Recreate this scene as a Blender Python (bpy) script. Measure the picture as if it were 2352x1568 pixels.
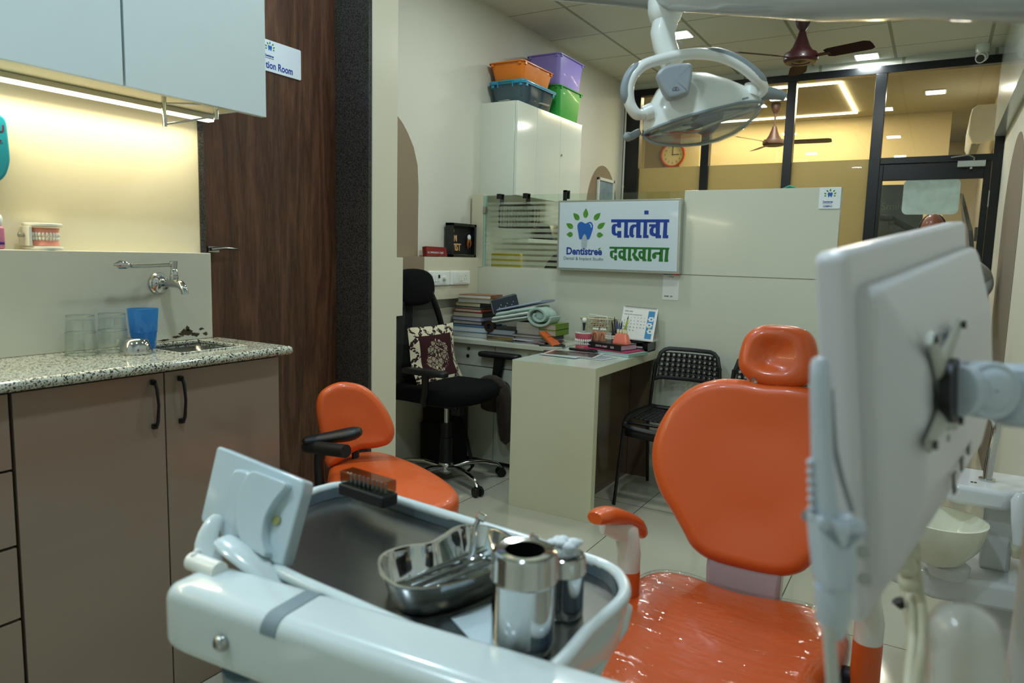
import bpy, bmesh, math, random
from mathutils import Vector as V, Matrix
R=math.radians; PI=math.pi
rnd=random.Random(7)
for o in list(bpy.data.objects): bpy.data.objects.remove(o)
SC=bpy.context.scene; COL=SC.collection
# ---------------------------------------------------------------- camera
FL,YAW,PIT,ROL,H=1641.2,0.531799,-0.120567,0.0260909,1.27
cf=V((-math.sin(YAW)*math.cos(PIT),math.cos(YAW)*math.cos(PIT),math.sin(PIT)))
r0=V((math.cos(YAW),math.sin(YAW),0)); u0=r0.cross(cf)
cr=r0*math.cos(ROL)+u0*math.sin(ROL); cu=-r0*math.sin(ROL)+u0*math.cos(ROL)
C0=V((0,0,H))
cam=bpy.data.cameras.new('camera'); co=bpy.data.objects.new('camera',cam); COL.objects.link(co)
co.matrix_world=Matrix(((cr.x,cu.x,-cf.x,0),(cr.y,cu.y,-cf.y,0),(cr.z,cu.z,-cf.z,H),(0,0,0,1)))
cam.sensor_width=36; cam.lens=FL*36/2352; cam.clip_start=.02; cam.clip_end=60
cam.dof.use_dof=True; cam.dof.focus_distance=3.1; cam.dof.aperture_fstop=5.0
SC.camera=co
# ---------------------------------------------------------------- world and exposure
w=bpy.data.worlds.new('world'); SC.world=w; w.use_nodes=True
w.node_tree.nodes['Background'].inputs[0].default_value=(.55,.62,.6,1)
w.node_tree.nodes['Background'].inputs[1].default_value=.15
SC.view_settings.view_transform='Standard'; SC.view_settings.look='None'
SC.view_settings.exposure=0.13; SC.view_settings.gamma=1
SC.cycles.use_denoising=True; SC.cycles.max_bounces=8; SC.cycles.transparent_max_bounces=16
SC.cycles.caustics_reflective=False; SC.cycles.caustics_refractive=False
SC.cycles.sample_clamp_indirect=4
COOL=(.95,1.0,.97); DAY=(.68,.86,1.0); WARM=(1.0,.80,.42)
def area(name,loc,sx,sy,power,color,rot=(0,0,0),spread=180):
    l=bpy.data.lights.new(name,'AREA'); l.shape='RECTANGLE'; l.size=sx; l.size_y=sy
    l.energy=power; l.color=color; l.spread=R(spread)
    o=bpy.data.objects.new(name,l); COL.objects.link(o); o.location=loc; o.rotation_euler=rot
    o['kind']='helper'; return o
CEIL=2.88
CABIN=[(-1.74,5.22),(-.61,6.37),(-.61,4.55),(-1.74,3.4),(-.61,2.7),(-1.74,1.55),(-.61,.85),(-1.3,-.3)]
FAR=[(-1.5,7.6),(-.15,7.9),(-.15,9.7),(-2.2,9.6),(-.9,10.3)]
for i,(x,y) in enumerate(CABIN): area('ceiling_lamp_light',(x,y,CEIL-.016),.15,.15,(8.5 if y>2 else 13),COOL if y>2 else DAY)
for i,(x,y) in enumerate(FAR): area('far_lamp_light',(x,y,CEIL-.016),.15,.15,6,(1,.96,.86))
area('under_cabinet_light',(-2.055,.55,1.668),.02,1.95,7.5,(1,.90,.62),rot=(0,R(-12),0))
# ---------------------------------------------------------------- measuring helpers: photo pixel -> point at a known plane or depth
def ray(px,py): return cf+cr*((px-1176)/FL)-cu*((py-784)/FL)
def P(px,py,**k):
    d=ray(px,py); a,v=list(k.items())[0]
    if a=='d': return C0+d*v
    i='xyz'.index(a); return C0+d*((v-C0[i])/d[i])
def W(px,py,d): return C0+ray(px,py)*d
def PN(px,py,p0,n):
    d=ray(px,py); return C0+d*((V(p0)-C0).dot(n)/d.dot(n))
# ---------------------------------------------------------------- materials
def lin(c):
    if isinstance(c,str): c=[int(c[i:i+2],16) for i in (0,2,4)]
    c=[x/255 for x in c]; return tuple((x/12.92 if x<=.04045 else ((x+.055)/1.055)**2.4) for x in c)+(1,)
MC={}
def mat(name,col,rough=.5,metal=0,var=.06,scale=14,bump=0,bscale=60,coat=0,trans=0,ior=1.45,alpha=1,emit=0,ecol=None,stretch=(1,1,1),spec=.5,sheen=0):
    if name in MC: return MC[name]
    m=bpy.data.materials.new(name); m.use_nodes=True; nt=m.node_tree; b=nt.nodes['Principled BSDF']; L=nt.links.new
    tc=nt.nodes.new('ShaderNodeTexCoord'); mp=nt.nodes.new('ShaderNodeMapping'); mp.inputs['Scale'].default_value=stretch
    L(tc.outputs['Object'],mp.inputs[0])
    nz=nt.nodes.new('ShaderNodeTexNoise'); nz.inputs['Scale'].default_value=scale; L(mp.outputs[0],nz.inputs['Vector'])
    mx=nt.nodes.new('ShaderNodeMix'); mx.data_type='RGBA'; c=lin(col)
    mx.inputs[6].default_value=tuple(max(0,x*(1-var)) for x in c[:3])+(1,); mx.inputs[7].default_value=tuple(min(1,x*(1+var)) for x in c[:3])+(1,)
    L(nz.outputs[0],mx.inputs[0]); L(mx.outputs[2],b.inputs['Base Color'])
    b.inputs['Roughness'].default_value=rough; b.inputs['Metallic'].default_value=metal
    b.inputs['Coat Weight'].default_value=coat; b.inputs['Coat Roughness'].default_value=.06
    b.inputs['Transmission Weight'].default_value=trans; b.inputs['IOR'].default_value=ior; b.inputs['Alpha'].default_value=alpha
    b.inputs['Specular IOR Level'].default_value=spec; b.inputs['Sheen Weight'].default_value=sheen
    if emit: b.inputs['Emission Strength'].default_value=emit; b.inputs['Emission Color'].default_value=(tuple(ecol)+(1,)) if ecol else c
    if bump:
        n2=nt.nodes.new('ShaderNodeTexNoise'); n2.inputs['Scale'].default_value=bscale; L(mp.outputs[0],n2.inputs['Vector'])
        bp=nt.nodes.new('ShaderNodeBump'); bp.inputs['Strength'].default_value=bump; bp.inputs['Distance'].default_value=.01
        L(n2.outputs[0],bp.inputs['Height']); L(bp.outputs[0],b.inputs['Normal'])
    MC[name]=m; return m
def nodes(m): return m.node_tree, m.node_tree.nodes['Principled BSDF'], m.node_tree.links.new
def ramp(nt,stops,interp='LINEAR'):
    r=nt.nodes.new('ShaderNodeValToRGB'); e=r.color_ramp.elements; r.color_ramp.interpolation=interp
    e[0].position,e[0].color=stops[0][0],lin(stops[0][1]); e[1].position,e[1].color=stops[-1][0],lin(stops[-1][1])
    for p,c in stops[1:-1]: q=e.new(p); q.color=lin(c)
    return r
def wood(name,c1,c2,c3,axis='X',scale=1,rough=.45):
    m=mat(name,c1,rough); nt,b,L=nodes(m)
    tc=nt.nodes.new('ShaderNodeTexCoord'); mp=nt.nodes.new('ShaderNodeMapping'); mp.inputs['Scale'].default_value={'X':(1,1,.1),'Z':(1,1,.1)}[axis]
    L(tc.outputs['Object'],mp.inputs[0])
    n=nt.nodes.new('ShaderNodeTexNoise'); n.inputs['Scale'].default_value=5*scale; n.inputs['Detail'].default_value=3; L(mp.outputs[0],n.inputs['Vector'])
    n3=nt.nodes.new('ShaderNodeTexNoise'); n3.inputs['Scale'].default_value=120*scale; n3.inputs['Detail'].default_value=2; L(mp.outputs[0],n3.inputs['Vector'])
    ma=nt.nodes.new('ShaderNodeMath'); ma.operation='MULTIPLY'; ma.inputs[1].default_value=16; L(n.outputs[0],ma.inputs[0])
    fr=nt.nodes.new('ShaderNodeMath'); fr.operation='PINGPONG'; fr.inputs[1].default_value=1; L(ma.outputs[0],fr.inputs[0])
    ad=nt.nodes.new('ShaderNodeMix'); ad.data_type='FLOAT'; ad.inputs[0].default_value=.66; L(fr.outputs[0],ad.inputs[2]); L(n3.outputs[0],ad.inputs[3])
    r=ramp(nt,[(.2,c1),(.5,c2),(.85,c3)]); L(ad.outputs[0],r.inputs[0]); L(r.outputs[0],b.inputs['Base Color'])
    return m
def granite(name,cols,scale=90,rough=.12,lo=.34,hi=.66):
    m=mat(name,cols[0],rough); nt,b,L=nodes(m)
    tc=nt.nodes.new('ShaderNodeTexCoord')
    n=nt.nodes.new('ShaderNodeTexNoise'); n.inputs['Scale'].default_value=scale; n.inputs['Detail'].default_value=4; n.inputs['Roughness'].default_value=.7
    L(tc.outputs['Object'],n.inputs['Vector'])
    k=len(cols); r=ramp(nt,[(lo+(hi-lo)*i/(k-1),c) for i,c in enumerate(cols)],'EASE'); L(n.outputs[0],r.inputs[0]); L(r.outputs[0],b.inputs['Base Color'])
    return m
def thin_glass(name,tint,gloss=.08,frost=None,stripes=False,rough=0.0):
    # clear pane: transparent with mirror reflection at grazing angles; optional frosted bands
    m=bpy.data.materials.new(name); m.use_nodes=True; nt=m.node_tree; L=nt.links.new; nt.nodes.remove(nt.nodes['Principled BSDF'])
    out=nt.nodes['Material Output']; tr=nt.nodes.new('ShaderNodeBsdfTransparent'); tr.inputs[0].default_value=lin(tint)
    gl=nt.nodes.new('ShaderNodeBsdfGlossy'); gl.inputs['Roughness'].default_value=rough
    fa=nt.nodes.new('ShaderNodeLayerWeight'); lw=nt.nodes.new('ShaderNodeMath'); lw.operation='POWER'; lw.inputs[1].default_value=4.5; L(fa.outputs['Facing'],lw.inputs[0])
    mu=nt.nodes.new('ShaderNodeMath'); mu.operation='MULTIPLY_ADD'; mu.inputs[1].default_value=.75; mu.inputs[2].default_value=gloss+.03; L(lw.outputs[0],mu.inputs[0])
    mx=nt.nodes.new('ShaderNodeMixShader'); L(mu.outputs[0],mx.inputs[0]); L(tr.outputs[0],mx.inputs[1]); L(gl.outputs[0],mx.inputs[2])
    last=mx
    if frost:
        df=nt.nodes.new('ShaderNodeBsdfDiffuse'); df.inputs[0].default_value=lin(frost[0])
        tl=nt.nodes.new('ShaderNodeBsdfTranslucent'); tl.inputs[0].default_value=lin(frost[0])
        a=nt.nodes.new('ShaderNodeMixShader'); a.inputs[0].default_value=.6; L(df.outputs[0],a.inputs[1]); L(tl.outputs[0],a.inputs[2])
        c=nt.nodes.new('ShaderNodeMixShader'); c.inputs[0].default_value=frost[1]; L(mx.outputs[0],c.inputs[1]); L(a.outputs[0],c.inputs[2]); last=c
        if stripes:
            tc=nt.nodes.new('ShaderNodeTexCoord'); sp=nt.nodes.new('ShaderNodeSeparateXYZ'); L(tc.outputs['Object'],sp.inputs[0])
            d=nt.nodes.new('ShaderNodeMath'); d.operation='DIVIDE'; d.inputs[1].default_value=stripes[0]; L(sp.outputs[2],d.inputs[0])
            f=nt.nodes.new('ShaderNodeMath'); f.operation='FRACT'; L(d.outputs[0],f.inputs[0])
            g=nt.nodes.new('ShaderNodeMath'); g.operation='LESS_THAN'; g.inputs[1].default_value=stripes[1]; L(f.outputs[0],g.inputs[0])
            h=nt.nodes.new('ShaderNodeMath'); h.operation='LESS_THAN'; h.inputs[1].default_value=stripes[2]; L(sp.outputs[2],h.inputs[0])
            mm=nt.nodes.new('ShaderNodeMath'); mm.operation='MULTIPLY'; L(g.outputs[0],mm.inputs[0]); L(h.outputs[0],mm.inputs[1])
            m2=nt.nodes.new('ShaderNodeMath'); m2.operation='MULTIPLY'; m2.inputs[1].default_value=frost[1]; L(mm.outputs[0],m2.inputs[0]); L(m2.outputs[0],c.inputs[0])
    L(last.outputs[0],out.inputs[0]); MC[name]=m; return m
def emat(name,col,s):
    m=bpy.data.materials.new(name); m.use_nodes=True; nt=m.node_tree; nt.nodes.remove(nt.nodes['Principled BSDF'])
    e=nt.nodes.new('ShaderNodeEmission'); e.inputs[0].default_value=col+(1,); e.inputs[1].default_value=s
    nt.links.new(e.outputs[0],nt.nodes['Material Output'].inputs[0]); return m
# ---------------------------------------------------------------- mesh builder
def frame(o,x,y,z=None):
    x=V(x).normalized(); y=V(y); y=(y-x*y.dot(x)).normalized(); z=x.cross(y) if z is None else V(z)
    return Matrix(((x.x,y.x,z.x,o[0]),(x.y,y.y,z.y,o[1]),(x.z,y.z,z.z,o[2]),(0,0,0,1)))
def T(x,y,z): return Matrix.Translation((x,y,z))
def spl(pts,n=6,closed=True):
    out=[]; N=len(pts); pts=[V(p) for p in pts]
    rng=range(N) if closed else range(N-1)
    for i in rng:
        if closed: a,b,c,d=pts[i-1],pts[i],pts[(i+1)%N],pts[(i+2)%N]
        else: a,b,c,d=pts[max(i-1,0)],pts[i],pts[i+1],pts[min(i+2,N-1)]
        for k in range(n):
            t=k/n; out.append(.5*((2*b)+(c-a)*t+(2*a-5*b+4*c-d)*t*t+(3*b-a-3*c+d)*t**3))
    if not closed: out.append(pts[-1])
    return out
def rrect(w,h,r,n=5):
    o=[]
    for cx,cy,a0 in ((w/2-r,h/2-r,0),(-w/2+r,h/2-r,90),(-w/2+r,-h/2+r,180),(w/2-r,-h/2+r,270)):
        for k in range(n+1):
            a=R(a0+90*k/n); o.append(V((cx+r*math.cos(a),cy+r*math.sin(a))))
    return o
def circ(rx,ry=None,n=32): return [V((rx*math.cos(2*PI*k/n),(ry or rx)*math.sin(2*PI*k/n))) for k in range(n)]
class MB:
    def __init__(s): s.v=[]; s.f=[]; s.mi=[]; s.k=0
    def add(s,vs,fs,M=None):
        b=len(s.v); s.v+=[(M@V(p)) if M else V(p) for p in vs]
        s.f+=[tuple(b+i for i in f) for f in fs]; s.mi+=[s.k]*len(fs); return s
    def box(s,a,b,M=None):
        x0,y0,z0=[min(p,q) for p,q in zip(a,b)]; x1,y1,z1=[max(p,q) for p,q in zip(a,b)]
        return s.add([(x0,y0,z0),(x1,y0,z0),(x1,y1,z0),(x0,y1,z0),(x0,y0,z1),(x1,y0,z1),(x1,y1,z1),(x0,y1,z1)],
            [(0,3,2,1),(4,5,6,7),(0,1,5,4),(1,2,6,5),(2,3,7,6),(3,0,4,7)],M)
    def cbox(s,c,d,M=None): return s.box([c[i]-d[i]/2 for i in range(3)],[c[i]+d[i]/2 for i in range(3)],M)
    def loft(s,rings,cap0=True,cap1=True,closed=True,M=None):
        n=len(rings[0]); vs=[p for r in rings for p in r]; fs=[]
        for j in range(len(rings)-1):
            for i in range(n if closed else n-1):
                a,b=j*n+i,j*n+(i+1)%n; fs.append((a,b,b+n,a+n))
        if cap0: fs.append(tuple(range(n-1,-1,-1)))
        if cap1: fs.append(tuple((len(rings)-1)*n+i for i in range(n)))
        return s.add(vs,fs,M)
    def tube(s,pts,rad,n=12,caps=True,M=None,up=None,flat=1):
        pts=[V(p) for p in pts]; rr=rad if isinstance(rad,(list,tuple)) else [rad]*len(pts); rings=[]; pu=None
        for i,p in enumerate(pts):
            d=(pts[min(i+1,len(pts)-1)]-pts[max(i-1,0)]).normalized()
            if pu is None: pu=V(up) if up else (V((0,0,1)) if abs(d.z)<.9 else V((1,0,0)))
            a=(pu-d*pu.dot(d)).normalized(); b=d.cross(a); pu=a
            r=rr[i]; rings.append([p+a*(r*flat*math.cos(2*PI*k/n))+b*(r*math.sin(2*PI*k/n)) for k in range(n)])
        return s.loft(rings,caps,caps,M=M)
    def cyl(s,p0,p1,r,r1=None,n=24,M=None): return s.tube([p0,p1],[r,r if r1 is None else r1],n,M=M)
    def lathe(s,prof,n=32,M=None,cap0=False,cap1=False):
        return s.loft([[V((r*math.cos(2*PI*k/n),r*math.sin(2*PI*k/n),z)) for k in range(n)] for r,z in prof],cap0,cap1,M=M)
    def prism(s,poly,h,M=None,z0=0):
        return s.loft([[V((p[0],p[1],z0)) for p in poly],[V((p[0],p[1],z0+h)) for p in poly]],M=M)
    def flat(s,poly,M=None,z=0): return s.add([(p[0],p[1],z) for p in poly],[tuple(range(len(poly)))],M)
    def ell(s,c,rad,M=None,n=20,m=12):
        rings=[]
        for j in range(m+1):
            t=-PI/2+PI*j/m; q=max(math.cos(t),.001)
            rings.append([V((c[0]+rad[0]*q*math.cos(2*PI*k/n),c[1]+rad[1]*q*math.sin(2*PI*k/n),c[2]+rad[2]*math.sin(t))) for k in range(n)])
        return s.loft(rings,M=M)
    def pad(s,outline,th,er,M=None,crown=0,dish=None,steps=4,rings=4,back=0):
        # cushion: closed 2D outline, thickness th along z, rounded edge er, crowned/dished top
        pts=[V((p[0],p[1])) for p in outline]; n=len(pts); c=sum(pts,V((0,0)))/n; A=0
        for i in range(n): A+=pts[i].x*pts[(i+1)%n].y-pts[(i+1)%n].x*pts[i].y
        sg=1 if A>0 else -1; nr=[]
        for i in range(n):
            t=pts[(i+1)%n]-pts[i-1]; nr.append(V((-t.y,t.x)).normalized()*sg)
        R_=[]; 
        def ring(ins,z): return [V((p.x+q.x*ins,p.y+q.y*ins,z)) for p,q in zip(pts,nr)]
        for k in range(steps+1):
            a=PI/2*k/steps; R_.append(ring(er*(1-math.sin(a)),er*(1-math.cos(a))))
        for k in range(steps+1):
            a=PI/2*k/steps; R_.append(ring(er*(1-math.cos(a)),th-er+er*math.sin(a)))
        last=R_[-1]
        def hh(p,t):
            z=th+crown*(1-(1-t)**2)*1.0
            if dish: z+=dish(p.x,p.y)*min(1,t*2.2)
            return z
        for t in [.025]+[k/(rings+.15) for k in range(1,rings+1)]:
            R_.append([V((p.x+(c.x-p.x)*t,p.y+(c.y-p.y)*t,0)) for p in last])
            for p in R_[-1]: p.z=hh(p,t)
        b=[V((c.x+(p.x-c.x)*.5,c.y+(p.y-c.y)*.5,-back)) for p in R_[0]]
        return s.loft([b]+R_,M=M)
    def build(s,name,mats,parent=None,smooth=40,bevel=0,seg=2,sub=0,solid=0,origin=None,label=None,kind=None,local=False):
        if not isinstance(mats,(list,tuple)): mats=[mats]
        me=bpy.data.meshes.new(name)
        vs=s.v
        if parent is not None and not local:
            inv=world_of(parent).inverted(); vs=[inv@p for p in vs]; o_=None
        elif parent is None:
            if origin is None:
                xs=[p.x for p in vs]; ys=[p.y for p in vs]; zs=[p.z for p in vs]
                origin=V(((min(xs)+max(xs))/2,(min(ys)+max(ys))/2,min(zs)))
            vs=[p-V(origin) for p in vs]
        me.from_pydata([tuple(p) for p in vs],[],s.f)
        for m in mats: me.materials.append(m)
        if len(mats)>1: me.polygons.foreach_set('material_index',s.mi)
        me.update()
        bm=bmesh.new(); bm.from_mesh(me); bmesh.ops.recalc_face_normals(bm,faces=bm.faces); bm.to_mesh(me); bm.free()
        o=bpy.data.objects.new(name,me); COL.objects.link(o)
        if parent is None: o.location=origin
        else: o.parent=parent
        if smooth:
            me.shade_smooth(); me.set_sharp_from_angle(angle=R(smooth))
        if bevel:
            b=o.modifiers.new('bevel','BEVEL'); b.width=bevel; b.segments=seg; b.limit_method='ANGLE'; b.angle_limit=R(38)
        if solid:
            q=o.modifiers.new('solid','SOLIDIFY'); q.thickness=solid; q.offset=0
        if sub:
            q=o.modifiers.new('sub','SUBSURF'); q.levels=sub; q.render_levels=sub
        if label: o['label']=label
        if kind: o['kind']=kind
        return o
def world_of(o):
    m=Matrix.LocRotScale(o.location,o.rotation_euler,o.scale)
    return world_of(o.parent)@m if o.parent else m
def thing(name,label,cat,loc=(0,0,0),rot=(0,0,0),group=None):
    o=bpy.data.objects.new(name,None); COL.objects.link(o); o.location=loc; o.rotation_euler=rot; o.empty_display_size=.05
    return tag(o,label,cat,group)
def tag(o,label,cat,group=None):
    o['label']=label; o['category']=cat
    if group: o['group']=group
    return o
def struct(o): o['kind']='structure'; return o
def dup(root,loc,rotz=None,label=None,group=None,rot=None):
    r=root.copy(); COL.objects.link(r); r.location=loc
    if rotz is not None: r.rotation_euler=(root.rotation_euler[0],root.rotation_euler[1],rotz)
    if rot is not None: r.rotation_euler=rot
    if label: r['label']=label
    if group: r['group']=group
    for ch in [c for c in bpy.data.objects if c.parent==root]:
        c=ch.copy(); COL.objects.link(c); c.parent=r
        for g in [q for q in bpy.data.objects if q.parent==ch]:
            d=g.copy(); COL.objects.link(d); d.parent=c
    return r
def box(name,a,b,m,parent=None,bevel=0,**k): return MB().box(a,b).build(name,m,parent,bevel=bevel,**k)
def rnd_poly(pts,r_=.008):
    out=[];n=len(pts)
    for i in range(n):
        p=pts[i];a=pts[i-1]-p;b2=pts[(i+1)%n]-p;ra_=min(r_,a.length*.4,b2.length*.4)
        A2=p+a.normalized()*ra_;B2=p+b2.normalized()*ra_
        for k in range(5): s=k/4; out.append(A2*(1-s)**2+p*(2*s*(1-s))+B2*s*s)
    return [(q_.x,q_.y) for q_ in out]
def text(s,size,M,m,parent,name='lettering',ext=.0004,bold=0,align='LEFT',sx=1,label=None):
    cu_=bpy.data.curves.new(name,'FONT'); cu_.body=s; cu_.size=size; cu_.extrude=ext; cu_.offset=bold*size; cu_.align_x=align; cu_.resolution_u=3
    t=bpy.data.objects.new(name,cu_); COL.objects.link(t); bpy.context.view_layer.update()
    me=bpy.data.meshes.new_from_object(t); bpy.data.objects.remove(t); bpy.data.curves.remove(cu_)
    MM=world_of(parent).inverted()@M@Matrix.Diagonal((sx,1,1,1)) if parent is not None else M
    me.transform(MM); me.materials.clear(); me.materials.append(m)
    o=bpy.data.objects.new(name,me); COL.objects.link(o); o.parent=parent
    if label: o['label']=label
    return o
# ================================================================ SETTING
WALLX,YP,YF,YB,RX=-2.66,3.93,6.53,-1.3,.35
mwall=mat('wall_paint','cfd0c4',.75,var=.02,scale=3); mwallw=mat('wall_paint_warm','dcd4b6',.8,var=.02)
mbeige=mat('arch_paint','8a7c66',.8,var=.03); mcream=mat('cream_laminate','cfcbb4',.28,var=.02,scale=2)
mwhite=mat('gloss_white_laminate','d3dbd0',.10,var=.015,scale=2,coat=.4); mmatw=mat('satin_white_laminate','d2dfdf',.42,var=.02)
mpart=mat('partition_laminate','c9cdbd',.16,var=.015,scale=2,coat=.3); mblack=mat('black_frame','0d1114',.28,var=.1)
mtaupe=mat('taupe_laminate','74654f',.25,var=.06,scale=2,coat=.2)
# floor tiles
mfl=mat('floor_tile','b2b1a0',.10,var=.04,scale=3,coat=.2); nt,b,L=nodes(mfl)
tc=nt.nodes.new('ShaderNodeTexCoord'); sp=nt.nodes.new('ShaderNodeSeparateXYZ'); L(tc.outputs['Object'],sp.inputs[0])
def gridline(ax,off,step,wd):
    a=nt.nodes.new('ShaderNodeMath'); a.operation='SUBTRACT'; a.inputs[1].default_value=off-wd/2; L(sp.outputs[ax],a.inputs[0])
    d=nt.nodes.new('ShaderNodeMath'); d.operation='DIVIDE'; d.inputs[1].default_value=step; L(a.outputs[0],d.inputs[0])
    f=nt.nodes.new('ShaderNodeMath'); f.operation='FRACT'; L(d.outputs[0],f.inputs[0])
    g=nt.nodes.new('ShaderNodeMath'); g.operation='LESS_THAN'; g.inputs[1].default_value=wd/step; L(f.outputs[0],g.inputs[0]); return g
def overlay(ga,gb,col):
    mxx=nt.nodes.new('ShaderNodeMath'); mxx.operation='MAXIMUM'; L(ga.outputs[0],mxx.inputs[0]); L(gb.outputs[0],mxx.inputs[1])
    src=b.inputs['Base Color'].links[0].from_socket; m=nt.nodes.new('ShaderNodeMix'); m.data_type='RGBA'
    L(mxx.outputs[0],m.inputs[0]); L(src,m.inputs[6]); m.inputs[7].default_value=lin(col); L(m.outputs[2],b.inputs['Base Color'])
overlay(gridline(0,-2.007+16,.8,.004),gridline(1,3.41-8,.8,.004),'4c4a3e')
struct(box('floor',(-2.72,YB,-.05),(RX+.05,11.2,0),mfl,smooth=0,origin=(0,0,0)))
mce=mat('ceiling_panel','d0d4c8',.9,var=.02,scale=5); nt,b,L=nodes(mce)
tc=nt.nodes.new('ShaderNodeTexCoord'); sp=nt.nodes.new('ShaderNodeSeparateXYZ'); L(tc.outputs['Object'],sp.inputs[0])
overlay(gridline(0,-2.08+18,.605,.022),gridline(1,4.26-12.1,.61,.012),'9a9e90')
struct(box('ceiling',(-2.72,YB,CEIL),(RX+.05,YF,CEIL+.05),mce,smooth=0,origin=(0,0,0)))
struct(box('wall_left',(WALLX-.06,YB,0),(WALLX,YF,CEIL),mwall,smooth=0,origin=(0,0,0)))
struct(box('wall_right',(RX,YB,0),(RX+.05,YF,CEIL),mwall,smooth=0,origin=(0,0,0)))
struct(box('wall_back',(-2.72,YB-.05,0),(RX+.05,YB,CEIL),mwall,smooth=0,origin=(0,0,0)))
struct(box('trim_bulkhead',(.28,YB,2.235),(RX,YF,CEIL),mat('bulkhead_laminate','aeb9b6',.2,var=.02,coat=.4),smooth=0))
# kitchenette wall block: splash ledge and upper wall, ends at y=1.55
struct(box('wall_kitchen',(WALLX,YB,0),(-2.13,1.56,CEIL),mwallw,smooth=0,origin=(0,0,0)))
spl_=MB().box((-2.13,YB,.97),(-2.06,1.533,1.25)); so=struct(spl_.build('wall_splashback',mat('splash_paint','c2c2b2',.45,var=.03),bevel=.002,smooth=30))
# chipped plaster patches on the splashback
mch=mat('exposed_plaster','3f3524',.9,var=.5,scale=80); rnd.seed(3)
def blob(cy,cz,ry,rz,n=26,j=.45):
    return [(cy+ry*(1+rnd.uniform(-j,j))*math.cos(2*PI*k/n),cz+rz*(1+rnd.uniform(-j,j))*math.sin(2*PI*k/n)) for k in range(n)]
q=MB()
for cy,cz,ry,rz in ((1.437,.995,.024,.011),(1.468,.986,.012,.006),(1.40,.984,.016,.004),(1.49,1.003,.008,.004),(1.505,.985,.008,.006),(1.36,.977,.02,.003),(1.31,.975,.018,.002),(1.44,1.008,.006,.009)):
    q.add([(-2.0595,a,c) for a,c in blob(cy,cz,ry,rz)],[tuple(range(26))])
qo=q.build('chipped_plaster',mch,so,smooth=0)
# door recess
mgr=granite('dark_granite',('131110','23201e','312e2b','4a4743','1a1816'),170,.3); mdoor=wood('door_veneer','341f13','4e3222','6a4832','Z',1.1,.4)
struct(box('wall_recess',(WALLX,1.56,2.30),(-2.33,2.5,CEIL),mwall,smooth=0,origin=(0,0,0)))
struct(box('trim_jamb_near',(-2.24,1.545,0),(-2.125,1.565,2.45),mgr,smooth=0))
struct(box('trim_jamb_far',(-2.33,2.30,0),(-2.066,2.45,2.60),mgr,smooth=0))
struct(box('wall_pillar',(WALLX,2.32,0),(-2.0605,2.478,CEIL),mcream,smooth=0,origin=(0,0,0)))
struct(box('trim_pillar_block',(-2.20,2.478,.985),(-2.0605,2.521,1.246),mcream,smooth=0))
d=struct(box('door_1',(-2.30,1.56,0),(-2.25,2.30,2.75),mdoor,smooth=0,bevel=.002,origin=(-2.25,1.9,0)))
hm=mat('brushed_steel','a8aaa6',.25,1,var=.05)
hb=MB().cbox((-2.235,1.665,1.262),(.03,.045,.02)); pts=[V((-2.215,1.645,1.262)),V((-2.212,1.70,1.268)),V((-2.212,1.745,1.266)),V((-2.214,1.772,1.262))]
hb.tube(pts,[.012,.013,.009,.003],n=12,flat=.5,up=(0,0,1)); hb.build('door_handle',hm,d,label='curved brushed steel lever handle')
# beige painted arches (paint film on the walls)
def arch(name,x,yc,hw,z0,zt,mt,par=None,y0=None):
    pts=[(yc-hw,z0),(yc+hw,z0)]+[(yc+hw*math.cos(PI*k/32),zt-hw_+hw_*math.sin(PI*k/32)) for hw_ in (zt-2.0 if False else min(hw*1.25,.5),) for k in range(33)]
    if y0 is not None: pts=[(max(a,y0),c) for a,c in pts]
    q=MB(); q.loft([[V((x,a,c)) for a,c in pts],[V((x+.001,a,c)) for a,c in pts]]); return struct(q.build(name,mt,smooth=0))
q=MB(); ap_=[P(x,y,x=WALLX) for x,y in ((905,250),(912,265),(925,283),(937,306),(950,338),(959,380),(961,430),(960,500))]; ap_=[(p.y,p.z) for p in ap_]+[(P(960,500,x=WALLX).y,1.2465),(2.9,1.2465),(2.9,ap_[0].z)]
q.loft([[V((WALLX,a,c)) for a,c in ap_],[V((WALLX+.001,a,c)) for a,c in ap_]]); struct(q.build('trim_arch_near',mbeige,smooth=0))
arch('trim_arch_far',WALLX,6.06,.34,.9,2.085,mbeige)
struct(box('wall_arch_patch',(-2.583,2.55,.992),(-2.5822,3.355,1.2462),mbeige,smooth=0))
q=MB(); pp=[(4.62,0)]+[(4.62+.615*(1-math.cos(PI*k/32)),1.50+.56*math.sin(PI*k/32)) for k in range(33)]+[(5.85,0)]
q.loft([[V((RX-.002,a,c)) for a,c in pp],[V((RX-.0005,a,c)) for a,c in pp]]); struct(q.build('trim_arch_right',mat('arch_taupe','7d7468',.8,var=.04,scale=6),smooth=0))
# ledge box on left wall beside desk
lb=struct(box('wall_ledge',(WALLX,2.521,.99),(-2.583,YP,1.246),mcream,smooth=0,bevel=.001))
struct(box('wall_service_shelf',(WALLX,2.52,.0),(-2.63,YP,.93),mcream,smooth=0))
# far painted conduit
pc=MB().cyl((-2.645,6.50,0),(-2.645,6.50,CEIL),.009,n=10); pc.cyl((-2.645,6.5,1.93),(-2.645,6.5,1.95),.012,n=10); struct(pc.build('trim_conduit',mwall))
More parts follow.
